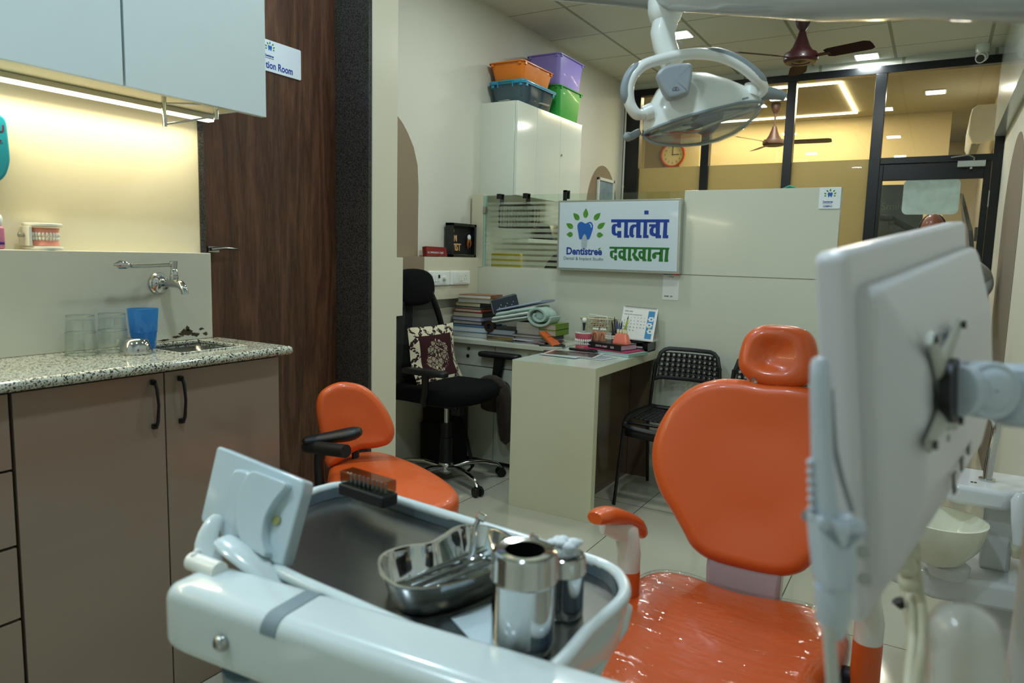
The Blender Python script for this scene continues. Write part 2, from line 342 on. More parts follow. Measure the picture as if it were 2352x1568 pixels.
# ---- low partition
prt=MB().box((-2.583,YP,0),(-.44,YP+.05,1.187)).box((-1.232,YP,1.187),(-.44,YP+.05,1.646)); struct(prt.build('wall_partition',mpart,smooth=0,bevel=.0015,origin=(-1.5,YP,0)))
struct(box('trim_partition_seam',(-1.232,YP-.0012,1.1845),(-.44,YP+.001,1.1862),mat('seam_shadow','3c3d36',.6),smooth=0))
struct(box('trim_glass_post',(-2.64,YP-.002,1.187),(-2.552,YP+.03,1.655),mcream,smooth=0,bevel=.001))
gl=thin_glass('partition_glass','f5fbf7',.015,frost=('ccd6c8',.33),stripes=(.0345,.62,1.60))
w1=struct(box('window_1',(-2.54,YP+.008,1.187),(-1.232,YP+.018,1.644),gl,smooth=0,origin=(-1.9,YP,0)))
q=MB().box((-2.55,YP+.0,1.187),(-2.54,YP+.026,1.644)); q.build('edge_strip',mat('glass_edge','9fc0b2',.15,var=.03),w1,smooth=0,bevel=.001)
q=MB().box((-2.552,YP-.006,1.53),(-2.534,YP+.03,1.575)); q.build('glass_clamp',hm,w1,bevel=.002)
# ---- far glazed screen with black frames
fr=[]
def frm(a,b,name='window_frame',par=None): return MB().box(a,b)
mtint=thin_glass('clear_screen_glass','faf9f4',.02); mfrost=thin_glass('frosted_band','f2f2e8',.02,frost=('b9b08a',.86))
struct(box('trim_beam',(WALLX,YF-.03,2.765),(.28,YF+.05,2.825),mblack,smooth=0,bevel=.003))
struct(box('wall_head',(WALLX,YF,2.825),(RX,YF+.04,CEIL+.02),mce,smooth=0))
wins=[(-2.66,-1.877,2),(-1.877,-1.172,3),(-1.172,-.508,4)]
for x0,x1,n in wins:
    e=struct(box('window_%d'%n,(x0+.035,YF+.005,2.11),(x1-.03,YF+.013,2.765),mtint,smooth=0,origin=((x0+x1)/2,YF,0)))
    MB().box((x0+.035,YF+.005,.06),(x1-.03,YF+.013,2.11)).build('frosted_pane',mfrost,e,smooth=0)
    hw=.036
    MB().box((x1-hw,YF-.03,0),(x1+hw if n<4 else x1+.045,YF+.05,2.765)).build('window_frame',mblack,e,smooth=0,bevel=.003)
    if n==2: MB().box((x0,YF-.03,0),(-2.50,YF+.05,2.765)).build('window_frame',mblack,e,smooth=0,bevel=.003)
# transom window over door + door
tw=struct(box('window_5',(-.463,YF+.005,2.115),(.28,YF+.013,2.765),mtint,smooth=0,origin=(-.1,YF,0)))
MB().box((-.463,YF-.03,2.062),(.30,YF+.05,2.112)).build('window_frame',mblack,tw,smooth=0,bevel=.003)
MB().box((.288,YF-.035,0),(.349,YF+.05,2.262)).build('window_frame',mblack,tw,smooth=0,bevel=.003)
dr=struct(box('door_2',(-.437,YF+.0,.2),(.24,YF+.008,1.935),mtint,smooth=0,origin=(-.1,YF,0)))
q=MB().box((-.51,YF-.02,.0),(-.437,YF+.03,2.06)).box((.24,YF-.02,.0),(.285,YF+.03,2.06)).box((-.437,YF-.02,1.935),(.24,YF+.03,2.06)).box((-.437,YF-.02,0),(.24,YF+.03,.2))
q.build('door_frame',mblack,dr,smooth=0,bevel=.003)
q=MB()
for z in (1.78,.5): q.cyl((.287,YF-.03,z-.06),(.287,YF-.03,z+.06),.006,n=10)
q.build('hinge',hm,dr)
# ---- far room
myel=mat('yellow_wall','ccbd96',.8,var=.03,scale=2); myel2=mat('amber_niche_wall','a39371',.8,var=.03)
fw=MB().box((-4.6,8.95,0),(.0,9.0,2.88)); struct(fw.build('wall_far',myel,smooth=0))
struct(box('wall_far_right',(.35,YF+.05,0),(.40,11.4,2.95),myel,smooth=0))
struct(box('wall_far_left',(-4.65,YF+.05,0),(-4.6,9.0,2.95),myel,smooth=0))
struct(box('wall_far_end',(0,11.2,0),(.4,11.25,2.95),myel,smooth=0))
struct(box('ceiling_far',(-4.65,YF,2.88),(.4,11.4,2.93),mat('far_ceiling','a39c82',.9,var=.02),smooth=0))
struct(box('trim_niche_left',(-3.50,8.78,0),(-3.30,8.95,2.88),myel,smooth=0))
struct(box('trim_niche_mid',(-2.84,8.85,0),(-2.62,8.95,2.88),myel,smooth=0))
# ================================================================ LAMPS
lpm=emat('lamp_panel',(.86,1,.98),14)
def ceil_lamp(x,y,label,grp='square ceiling lamps',far=False):
    t=thing('ceiling_lamp',label,'ceiling light',(x,y,CEIL),group=grp)
    MB().box((-.088,-.088,-.010),(.088,.088,-.0005)).build('lamp_frame',mat('lamp_rim','e6e8e2',.4),t,smooth=0,bevel=.003,local=True)
    MB().box((-.076,-.076,-.0125),(.076,.076,-.0105)).build('diffuser',lpm,t,smooth=0,local=True); return t
LB=['square white ceiling lamp half hidden behind dental light neck','square white ceiling lamp just before the black screen beam','square white ceiling lamp over the low partition end','square white ceiling lamp above the desk','square white ceiling lamp above the orange dental chair','square white ceiling lamp above the kitchen counter','square white ceiling lamp above the instrument tray','square white ceiling lamp behind the viewpoint']
for (x,y),l in zip(CABIN,LB): ceil_lamp(x,y,l)
LF=['square lamp in far room left of bright outline light','square lamp in far room beyond the transom glass, nearest one','square lamp in far room beyond the transom glass, deeper one','square lamp at left of the far room ceiling','square lamp deepest in the far room']
for (x,y),l in zip(FAR,LF): ceil_lamp(x,y,l,'far room ceiling lamps')
# glowing rectangular outline light in far room
t=thing('outline_light','glowing rectangular outline light on far room ceiling','ceiling light',(-1.4,7.9,2.875))
wm=emat('warm_strip',(1,.88,.55),16); xs0,xs1,ys0,ys1=-2.55,-.885,7.15,8.62
for a,b_ in (((xs0,ys0),(xs1,ys0)),((xs1,ys0),(xs1,ys1)),((xs1,ys1),(xs0,ys1)),((xs0,ys1),(xs0,ys0))):
    MB().box((min(a[0],b_[0])-.014,min(a[1],b_[1])-.014,2.864),(max(a[0],b_[0])+.014,max(a[1],b_[1])+.014,2.878)).build('light_strip',wm,t,smooth=0)
for x,y,sx,sy in ((-1.7,ys0,1.6,.03),(-1.7,ys1,1.6,.03),(xs1,7.9,.03,1.4)): area('outline_strip_light',(x,y,2.86),sx,sy,15,(1,.85,.5))
# ================================================================ KITCHENETTE
mgw=granite('speckled_granite',('08090b','1f211e','9a9c8e','c4c6b4','b9baa9','4a4a42','08090a'),115,.08,.37,.63)
# worktop with sink cut-out
wt=thing('worktop','speckled black and white granite worktop on the taupe cabinets','worktop',(-1.9,.6,.94))
q=MB(); X0,X1=-2.06,-1.722; sx0,sx1,sy0,sy1=-2.02,-1.80,1.235,1.455
q.box((X0,YB,.943),(X1,sy0,.97)); q.box((X0,sy1,.943),(X1,1.552,.97)); q.box((X0,sy0,.943),(sx0,sy1,.97)); q.box((sx1,sy0,.943),(X1,sy1,.97))
q.build('slab',mgw,wt,smooth=30)
e=MB().tube([(X1,YB,.9565),(X1,1.552,.9565)],.0135,n=14); e.tube([(X0,1.552,.9565),(X1,1.552,.9565)],.0135,n=14); e.ell((X1,1.552,.9565),(.0135,.0135,.0135)); e.build('bullnose_edge',mgw,wt)
e=MB().tube([(sx0,sy0-.0,.969),(sx0,sy1,.969),(sx1,sy1,.969),(sx1,sy0,.969),(sx0,sy0,.969)],.006,n=8)
e.build('sink_rim',mgw,wt)
rr=[]
for z,k in ((.956,.0035),(.90,.010),(.80,.022),(.785,.05)):
    rr.append([V(((sx0+sx1)/2+p.x,(sy0+sy1)/2+p.y,z)) for p in rrect(sx1-sx0-2*k,sy1-sy0-2*k,.03)])
sk=MB().loft(rr,cap0=False,cap1=True); tag(sk.build('sink',mat('sink_steel','7e8078',.22,1),origin=(-1.91,1.345,.785),solid=.002),'sunken stainless steel sink basin in the granite worktop','sink')
# base cabinet
kc=thing('base_cabinet','glossy taupe two-door cabinet under the granite worktop','cabinet',(-1.76,1.15,0))
mtl=mat('taupe_gloss','837364',.22,var=.04,scale=1.5,coat=.35)
MB().box((-2.06,.783,.0),(-1.774,1.54,.77)).box((-2.06,1.522,.77),(-1.774,1.54,.942)).box((-2.06,.783,.77),(-1.774,.80,.942)).build('body',mtl,kc,smooth=0)
MB().box((-1.774,.783,.0),(-1.772,1.54,.94)).build('shadow_gap',mat('gap_black','0c0b0a',.8),kc,smooth=0)
mhb=mat('black_handle','0b0d10',.35,var=.1)
def bow(y,z0,z1,x=-1.754):
    q=MB(); pr=[(0,z0),(.012,z0+.012),(.020,z0+.03),(.026,(z0+z1)/2),(.020,z1-.03),(.012,z1-.012),(0,z1)]
    rings=[]
    for dx,z,wd in ((.001,z0,.008),(.012,z0+.006,.010),(.020,z0+.022,.009),(.025,(z0+z1)/2,.007),(.020,z1-.022,.009),(.012,z1-.006,.010),(.001,z1,.008)):
        rings.append([V((x+dx-.0,y-wd/2,z)),V((x+dx+.006,y-wd/2*.5,z)),V((x+dx+.006,y+wd/2*.5,z)),V((x+dx,y+wd/2,z)),V((x+dx-.004 if dx>.005 else x,y,z))])
    q.loft(rings); q.cbox((x+.006,y,z0+.007),(.013,.011,.013)); q.cbox((x+.006,y,z1-.007),(.013,.011,.013)); return q
for y0,y1,hy in ((.785,1.150,1.117),(1.154,1.54,1.196)):
    dd=MB().box((-1.772,y0,.004),(-1.754,y1,.934)).build('door',mtl,kc,smooth=0,bevel=.001)
    bow(hy,.788,.92).build('handle',mhb,dd,label='black bow handle',smooth=30)
dc=thing('drawer_cabinet','taupe four-drawer cabinet at left edge beside two-door cabinet','cabinet',(-1.76,.4,0))
MB().box((-2.06,YB,0),(-1.774,.777,.942)).build('body',mat('gap_black','0c0b0a',.8),dc,smooth=0)
for z0,z1 in ((.762,.934),(.584,.756),(.409,.577),(.005,.402)):
    MB().box((-1.772,YB+.01,z0),(-1.754,.777,z1)).build('drawer',mtl,dc,smooth=0,bevel=.001)
# upper cabinet
uc=thing('wall_cabinet','pale grey-white wall cabinet above the lit counter','cabinet',(-1.9,.6,1.68))
MB().box((-2.13,YB,1.692),(-1.822,1.53,2.8)).build('body',mat('underside_cream','d6cfae',.5,var=.02),uc,smooth=0)
MB().box((-2.13,1.53,1.692),(-1.82,1.546,2.8)).build('side_panel',mmatw,uc,smooth=0)
MB().box((-1.822,1.0995,1.67),(-1.8185,1.105,2.8)).build('joint_strip',hm,uc,smooth=0)
for y0,y1 in ((YB,1.0985),(1.106,1.546)): MB().box((-1.82,y0,1.667),(-1.80,y1,2.8)).build('door',mmatw,uc,smooth=0,bevel=.001)
t=thing('strip_light','slim warm strip light under the wall cabinet','light',(-2.07,.55,1.68))
MB().box((-2.09,YB,1.676),(-2.04,1.55,1.691)).build('channel',mat('alu','b9b9b0',.3,1),t,smooth=0)
MB().box((-2.075,YB,1.6705),(-2.045,1.545,1.6755)).build('diffuser',emat('warm_tube',(1,.9,.68),6),t,smooth=0)
# towel rail under upper cabinet
t=thing('towel_rail','small chrome towel rail hanging below the wall cabinet','towel rail',(-1.87,1.33,1.69))
mchrome=mat('chrome','c3c6c6',.07,1,var=.02)
pa,pb=V((-1.93,1.295,1.6915)),V((-1.835,1.395,1.6915))
MB().tube([pa,pa-V((0,0,.085))],.0055,n=12,flat=1.6).build('post',mchrome,t)
MB().tube([pb,pb-V((0,0,.055))],.0055,n=12,flat=1.6).build('post',mchrome,t)
MB().cyl(pa-V((0,0,.078)),pb-V((0,0,.045)),.0028,n=10).build('bar',mchrome,t)
MB().cyl(pa-V((0,0,.02)),pb-V((0,0,.01)),.0028,n=10).build('bar',mchrome,t)
# tap
t=thing('tap','chrome wall tap with long elbow lever above the sink','tap',(-2.06,1.354,1.155))
q=MB().lathe([(.001,0),(.032,0),(.0335,.004),(.030,.009),(.012,.012),(.010,.014)],M=frame((-2.059,1.345,1.155),(0,1,0),(0,0,1))); q.build('wall_flange',mchrome,t)
q=MB().cyl((-2.05,1.345,1.155),(-1.985,1.345,1.157),.0095); q.tube([(-2.01,1.345,1.157),(-1.975,1.345,1.160),(-1.95,1.345,1.155),(-1.935,1.345,1.142),(-1.932,1.345,1.128)],[.012,.015,.0125,.011,.010],n=16)
q.build('spout',mchrome,t)
q=MB().lathe([(.011,0),(.0125,.004),(.0125,.018),(.0105,.020),(.0105,.036),(.008,.039)],M=T(-1.982,1.345,1.163),cap1=True); q.build('valve_body',mchrome,t)
q=MB().cyl((-1.982,1.345,1.20),(-1.982,1.345,1.225),.009,.0115); q.tube([(-1.982,1.337,1.214),(-1.975,1.24,1.211),(-1.972,1.205,1.211)],[.006,.0058,.006],n=10)
q.tube([(-1.972,1.205,1.211),(-1.971,1.19,1.213),(-1.970,1.17,1.215),(-1.970,1.155,1.214)],[.005,.010,.012,.004],n=14,flat=.45,up=(1,0,0)); q.build('elbow_lever',mchrome,t)
# tumblers
mglass=thin_glass('clear_glass','fbfdfc',.035)
mrimg=thin_glass('glass_edge_shine','e4eeea',.30)
def tumbler(x,y,label,m,inv=True,h=.108,r0=.040,r1=.034,z=.9705,name='glass_tumbler',cat='glass',grp=None):
    k=1 if not inv else -1; zz=0 if not inv else h
    pr=[(.001,0),(r1,0),(r1,.012),((r0+r1)/2-.001,h*.42),((r0+r1)/2+.0,h*.45),(r0,h),(r0-.002,h),((r0+r1)/2-.003,h*.44),(r1-.003,.014),(.001,.012)]
    q=MB().lathe([(r,zz+k*zq) for r,zq in pr],n=40); o=q.build(name,m,origin=(0,0,0)); 
    if inv: o.data.flip_normals()
    o.location=(x,y,z)
    q=MB()
    for rr_,zz_ in ((r1,.003 if not inv else h-.002),(r0,h if not inv else .001),((r0+r1)/2,h*.44 if not inv else h*.56)): q.tube([(rr_*math.cos(2*PI*i/40),rr_*math.sin(2*PI*i/40),zz_) for i in range(41)],.0011,n=6,caps=False)  # thin rings added along the edges to give rim highlights
    q.build('rim_shine',mrimg if inv else m,o,local=True); return tag(o,label,cat,grp)
tumbler(-1.985,1.065,'upturned clear glass tumbler, left of the pair by the wall',mglass,grp='upturned glass tumblers')
tumbler(-1.985,1.152,'upturned clear glass tumbler right beside the blue cup',mglass,grp='upturned glass tumblers')
o=tumbler(-1.955,1.225,'blue translucent plastic cup standing on the granite worktop',thin_glass('blue_plastic','a6d6f2',.03,frost=('5ab2ea',.38)),False,.118,.041,.031,name='plastic_cup',cat='cup')
q=MB().lathe([(.046,0),(.047,.003),(.045,.02),(.038,.037),(.026,.044),(.001,.045),(.001,.043),(.025,.042),(.036,.035),(.043,.02),(.045,.003),(.046,0)],n=40)
[setattr(p,'x',p.x*.85) or setattr(p,'y',p.y*.85) for p in q.v]; o=q.build('steel_bowl',mchrome,origin=(0,0,0)); o.location=(-1.90,1.165,.9705); tag(o,'small upturned polished steel bowl before the blue cup','bowl')
# teeth models
mgum=mat('gum_pink','e8937c',.35,var=.05); mtooth=mat('tooth_ivory','e9e4d2',.25,var=.04,coat=.3); mivory=mat('ivory_plastic','dcdcca',.35,var=.02)
def teeth_arc(q,c,a,bb,z0,z1,n,sgn,wid,M=None):
    for i in range(n):
        t_=PI*(.06+.88*i/(n-1)); x=a*math.cos(t_); y=-bb*math.sin(t_); wd=wid*(1 if abs(i-(n-1)/2)>2 else .9)
        z=(z0+z1)/2; hz=abs(z1-z0)/2*(1.05 if i in((n//2-1),n//2) else 1)
        q.ell((c[0]+x,c[1]+y,c[2]+z),(wd*.53,wd*.5,hz),M=M,n=10,m=7)
def jaw(M,par,w=.028,dp=.03,h=.012,gap=.006,nt_=13,gm=None,tm=None,base=None):
    def horse(s,z0,z1,k=1):
        o=[V((s*w*k*math.cos(PI*j/20),-s*dp*k*math.sin(PI*j/20))) for j in range(21)]; return [V((p.x,p.y,0)) for p in o]+[V((w*s*.9,.012,0)),V((-w*s*.9,.012,0))][::-1][::-1]
    for nm,za,zb in (('lower_gum',0,h),('upper_gum',h+2*gap,2*h+2*gap)):
        q=MB(); r=[]
        up=nm=='upper_gum'
        for j in range(5):
            f_=j/4; z=za+(zb-za)*f_; k=(1.05-.12*math.sin(PI*f_*.5) if not up else .93+.12*math.sin(PI*f_*.5)*1)
            o=horse(k,0,0); r.append([V((p.x,p.y,z)) for p in o])
        q.loft(r,M=M); q.build(nm,gm or mgum,par,smooth=60)
    q=MB(); teeth_arc(q,(0,0,0),w*.93,dp*.93,h-gap*.5,h+gap,nt_,1,w*.2,M); q.build('lower_teeth',tm or mtooth,par,smooth=60)
    q=MB(); teeth_arc(q,(0,0,0),w*.97,dp*.97,h+gap*.9,h+2*gap+gap*.6,nt_,1,w*.21,M); q.build('upper_teeth',tm or mtooth,par,smooth=60)
t=thing('tooth_model','ivory-framed denture model with pink gums on the splashback ledge','tooth model',(-2.095,1.036,1.25))
Mj=frame((-2.097,1.04,1.262),(0,1,0),(-1,0,0),(0,0,1))
jaw(Mj,t,w=.037,dp=.026,h=.0165,gap=.0075,nt_=12)
ou=[V((.046*math.cos(PI*j/20),-.037*math.sin(PI*j/20))) for j in range(21)]+[V((-.046,.02)),V((.046,.02))]
for z,nm in ((1.2505,'lower_plate'),(1.313,'upper_plate')): MB().prism([(p.x,p.y) for p in ou],.009,M=frame((-2.097,1.04,z),(0,1,0),(-1,0,0),(0,0,1))).build(nm,mivory,t,bevel=.002)
MB().box((-2.124,.992,1.2605),(-2.075,1.0,1.3125)).build('back_plate',mivory,t,bevel=.001)
MB().cyl((-2.10,.993,1.289),(-2.10,.978,1.289),.005,.006,n=12).build('hinge_screw',hm,t)
# pink holder with tooth
t=thing('tooth_holder','pink block holder topped with white tooth, at left edge of ledge','holder',(-2.095,.915,1.25))
MB().pad(rrect(.058,.036,.008),.058,.006,M=frame((-2.097,.91,1.2505),(0,1,0),(-1,0,0),(0,0,1))).build('block',mat('pink_plastic','b9708c',.4,var=.04),t)
q=MB(); 
for dy in (-.012,.012): q.ell((-2.097,.914+dy,1.325),(.016,.015,.020),n=16)
q.build('tooth',mat('white_ceramic','dfe6e6',.15,coat=.5),t)
text('NIMI',.010,frame((-2.0785,.9145,1.262),(0,1,0),(0,0,1)),mat('ink_blue','1f2f8c',.5),t,bold=.02)
# teal dispenser
t=thing('dispenser','teal rounded wall dispenser at the left edge above ledge','dispenser',(-2.13,.89,1.5))
ol=[V((-.10,-.085)),V((.03,-.085)),V((.06,-.06)),V((.074,-.02)),V((.070,.1)),V((-.10,.1))]
MB().pad(rnd_poly(ol,.025),.04,.008,M=frame((-2.129,.893,1.495),(0,1,0),(0,0,1),(1,0,0))).build('body',mat('teal_plastic','1b8aa0',.3,var=.03,coat=.3),t)
text('U',.026,frame((-2.0885,.936,1.548),(0,1,0),(0,0,1)),mat('ink_maroon','5b1030',.5),t,bold=.02)
text('D.T.',.011,frame((-2.0885,.929,1.52),(0,1,0),(0,0,1)),mat('ink_maroon','5b1030',.5),t,bold=.02)
# ================================================================ WALL CABINET BEYOND PARTITION, BINS
cw=thing('wall_cabinet','glossy white three-door cabinet high on the left wall under plastic bins','cabinet',(-2.52,4.5,1.65))
MB().box((WALLX,4.04,1.652),(-2.40,4.06,2.247)).build('side_panel',mwhite,cw,smooth=0,bevel=.001)
MB().box((WALLX,4.06,1.652),(-2.40,4.99,2.247)).build('body',mwhite,cw,smooth=0)
for y0,y1 in ((4.043,4.30),(4.303,4.645),(4.648,4.99)):
    dd=MB().box((-2.398,y0,1.654),(-2.378,y1,2.246)).build('door',mwhite,cw,smooth=0,bevel=.0015)
    if y0>4.6: MB().cyl((-2.378,4.665,1.985),(-2.372,4.665,1.985),.008,n=14).build('lock',mchrome,dd)
def bin_(name,label,c,sx,sy,h,col,z,lid=None,clear=False,yaw=0):
    t=thing(name,label,'storage bin',(c[0],c[1],z),(0,0,yaw),group='plastic bins on the white wall cabinet')
    m=mat('bin_'+col,col,.35,var=.02,coat=.15) if not clear else thin_glass('clear_bin','b4d2de',.06,frost=('8fb0bd',.30))
    rr=[]
    for zz,k in ((0,.80),(.01,.82),(h*.9,.93),(h,.94)): rr.append([V((p.x,p.y,zz)) for p in rrect(sx*k,sy*k,.03)])
    inn=[[V((p.x*.975,p.y*.975,p.z+.003)) for p in r] for r in rr[::-1]]
    MB().loft(rr+inn).build('tub',m,t,local=True)
    q=MB(); a=[V((p.x,p.y)) for p in rrect(sx,sy,.03)]; a2=[V((p.x*.93,p.y*.93)) for p in rrect(sx,sy,.03)]
    q.loft([[V((p.x,p.y,h-.008)) for p in a],[V((p.x,p.y,h)) for p in a],[V((p.x,p.y,h)) for p in a2],[V((p.x,p.y,h-.008)) for p in a2]],False,False)
    for sxx in (-1,1):
        for syy in (-1,1): q.cbox((sxx*sx*.47,syy*sy*.40,h-.016),(.012,.02,.016)); q.cbox((sxx*sx*.38,syy*sy*.475,h-.016),(.02,.012,.016))
    q.build('rim',m if not clear else mat('bin_lid','2c93b4',.3,coat=.3),t,local=True,bevel=.0015)
    if lid:
        l=MB(); l.pad(rrect(sx*1.02,sy*1.02,.035),.022,.01,M=T(0,0,h-.006),crown=-.0); l.build('lid',mat('bin_lid','2c93b4',.3,coat=.3),t,local=True)
        hh=MB().tube([(-.055,-sy/2-.008,h-.03),(-.055,-sy/2-.012,h+.006),(.055,-sy/2-.012,h+.006),(.055,-sy/2-.008,h-.03)],.004,n=8); hh.build('latch',mat('bin_lid','2c93b4',.3,coat=.3),t,local=True)
    return t
bl=bin_('lidded_bin','clear blue tub with turquoise lid, bottom of the left stack of bins',(-2.50,4.315),.275,.46,.128,'6fa9bf',2.2475,lid=True,clear=True)
q=MB(); rnd.seed(5)
for k in range(14): q.cbox((rnd.uniform(-.07,.07),rnd.uniform(-.15,.12),.012+k*.0022),(.09,.12,.002),M=Matrix.Rotation(rnd.uniform(-.4,.4),4,'Z'))
o=q.build('paper_stack',mat('paper','d8d2bf',.7,var=.05),origin=(0,0,0),smooth=0); o.location=(-2.50,4.315,2.2475); tag(o,'loose cream papers lying inside the clear blue tub','papers')
bin_('storage_bin','open orange plastic bin sitting on the turquoise lid',(-2.505,4.30),.27,.44,.115,'e07b1c',2.3925)
bin_('storage_bin','open green plastic bin under the purple one',(-2.505,4.79),.275,.40,.215,'2fa344',2.2475)
bin_('storage_bin','open purple plastic bin, topmost of the right stack',(-2.505,4.79),.275,.42,.21,'9c8ee0',2.4635)
# ================================================================ DRAWER COUNTER + DESK
md=mat('counter_laminate','bfc3b2',.25,var=.02)
ct=thing('drawer_counter','pale laminate counter with locked drawers along the partition','counter',(-2.2,3.75,0))
MB().box((-2.63,3.535,.735),(-1.792,3.928,.76)).build('top',md,ct,smooth=0,bevel=.001)
MB().box((-2.63,3.60,.0),(-1.795,3.928,.733)).build('body',mat('gap_dark','1d1c18',.7),ct,smooth=0)
def lock(par,x,z,y=3.57,black=False):
    q=MB().lathe([(.001,0),(.008,0),(.011,.003),(.010,.006),(.001,.006)],M=frame((x,y,z),(1,0,0),(0,0,1),(0,-1,0))); q.build('lock' if not black else 'knob',mchrome if not black else mhb,par)
for k,(x0,x1) in enumerate(((-2.63,-2.22),(-2.216,-1.797))):
    a=MB().box((x0,3.575,.60),(x1,3.60,.728)).build('drawer',md,ct,smooth=0,bevel=.001)
    lock(a,(-2.405,-1.985)[k],.70,3.575)
    if k==0: lock(a,-2.41,.655,3.575,True)
    c=MB().box((x0,3.575,.03),(x1,3.60,.595)).build('door',md,ct,smooth=0,bevel=.001)
    if k==1:
        lock(c,-2.165,.375,3.575)
        MB().tube([(-2.175,3.573,.42),(-2.175,3.55,.44),(-2.175,3.545,.50),(-2.175,3.55,.56),(-2.175,3.573,.575)],[.006,.005,.006,.005,.006],n=8).build('handle',mhb,c,label='black bow handle')
mdk=mat('desk_laminate','c6c5a9',.22,var=.02,coat=.2); mdt=mat('desk_top','c3d0c4',.14,var=.02,coat=.3)
dk=thing('desk','cream waterfall-edged desk with dark brown inner panels','desk',(-1.565,3.5,0))
MB().box((-1.79,3.05,0),(-1.335,3.095,.7495)).build('front_panel',mdk,dk,smooth=0,bevel=.001)
MB().box((-1.79,3.095,.705),(-1.335,3.928,.7495)).build('desktop',mdk,dk,smooth=0,bevel=.001)
MB().box((-1.7895,3.0505,.7495),(-1.3355,3.928,.7515)).build('top_sheet',mdt,dk,smooth=0)
MB().box((-1.79,3.095,0),(-1.487,3.90,.705)).build('inner_panel',mat('brown_gloss','5b4a38',.12,var=.05,coat=.4),dk,smooth=0)
MB().box((-1.487,3.905,0),(-1.365,3.928,.705)).build('rear_panel',mat('brown_gloss','5b4a38',.12,var=.05,coat=.4),dk,smooth=0)
ZT=.7518; ZC=.7602
# ---------------------------------------------------------------- sign board
def onp(y): 
    def f(px,py): p=P(px,py,y=y); return (p.x,p.z)
    return f
mb_=mat('sign_blue','103a90',.4,var=.0); mg_=mat('sign_green','1f6b26',.4,var=0); mlg=mat('leaf_green','4b8a2b',.4,var=.25,scale=30); mtb=mat('tooth_blue','2560ae',.35,var=.25,scale=9); mg2=mat('sign_grey','5c6a70',.5)
def logo(M,par,words=True,fine=True):
    # units: one tooth width = 2.4
    q=MB()
    tooth=[(-1.2,.35),(-1.13,.8),(-.85,1.05),(-.45,1.08),(.05,.85),(.65,1.08),(1.05,1.0),(1.28,.6),(1.28,.1),(1.15,-.4),(.85,-1.25),(.62,-1.45),(.4,-1.4),(.25,-.95),(0,-.68),(-.25,-.95),(-.42,-1.4),(-.65,-1.45),(-.85,-1.3),(-1.0,-.6)]
    q.flat([(p.x,p.y) for p in spl([V((a,b_,0)) for a,b_ in tooth],4)],M); q.build('tooth_emblem',mtb,par,smooth=0)
    if fine:
        q=MB()
        for k in range(15):
            z=-.78-k*.145; hw=(.22+.25*min(1,k/4))*(1 if k<9 else 1-(k-9)*.05); q.add([(-hw,z,.002),(hw,z-.03,.002),(hw,z-.07,.002),(-hw,z-.04,.002)],[(0,1,2,3)],M)
        q.build('implant_emblem',mg2,par,smooth=0)
        q=MB(); q.flat([(p.x,p.y) for p in spl([V(p) for p in ((.62,.88,0),(.95,.75,0),(1.1,.35,0),(1.0,.3,0),(.88,.65,0))],4)],M,z=.003); q.build('emblem_highlight',mat('hl_white','dfeaf2',.4),par,smooth=0)
    q=MB()
    for tip,base,wd in (((.08,3.05),(.03,1.6),.42),((-1.95,2.38),(-.95,1.35),.42),((2.38,2.38),(1.4,1.35),.42),((-3.05,.85),(-1.87,.2),.4),((3.18,.98),(2.0,.15),.4),((-2.95,-.75),(-1.87,-.75),.4),((2.98,-.78),(1.9,-.78),.4)):
        a,b_=V(tip),V(base); d=a-b_; n=V((-d.y,d.x)).normalized()
        pts=[b_+n*.02]+[b_+d*s+n*(wd*math.sin(PI*s**.75)*.98) for s in (.15,.35,.55,.75,.9)]+[a]+[b_+d*s-n*(wd*math.sin(PI*s**.75)*.98) for s in (.9,.75,.55,.35,.15)]+[b_-n*.02]+[b_+d*.55]
        q.flat([(p.x,p.y) for p in pts],M)
        if fine: MB().flat([(p.x,p.y) for p in pts],M).build('leaf_emblem',mlg,par,smooth=0)
    q.build('leaf_emblem',mlg,par,smooth=0) if not fine else None
SY=3.874
sb=thing('sign_board','white clinic sign board with blue tooth logo and Devanagari words','sign',(-1.6,SY,1.19))
def bx(y0,y1,inset,mt,nm):
    f=onp(3.89); a=f(1285,461);b_=f(1567,456);c=f(1561,630);d=f(1281,619)
    ring=[V((a[0]+inset,0,a[1]-inset)),V((b_[0]-inset,0,b_[1]-inset)),V((c[0]-inset,0,1.189+inset)),V((d[0]+inset,0,1.189+inset))]
    MB().loft([[V((p.x,y0,p.z)) for p in ring],[V((p.x,y1,p.z)) for p in ring]]).build(nm,mt,sb,smooth=0,bevel=.0015)
bx(3.876,3.929,0,mat('sign_frame','aab2ac',.3,.6,var=.02),'frame'); bx(3.8735,3.8765,.012,mat('sign_white','c6d5dd',.35,var=.01,coat=.2),'panel')
g=onp(3.873)
def zp(X,Y): a=g(1260+X/6.918,440+Y/6.918); return a
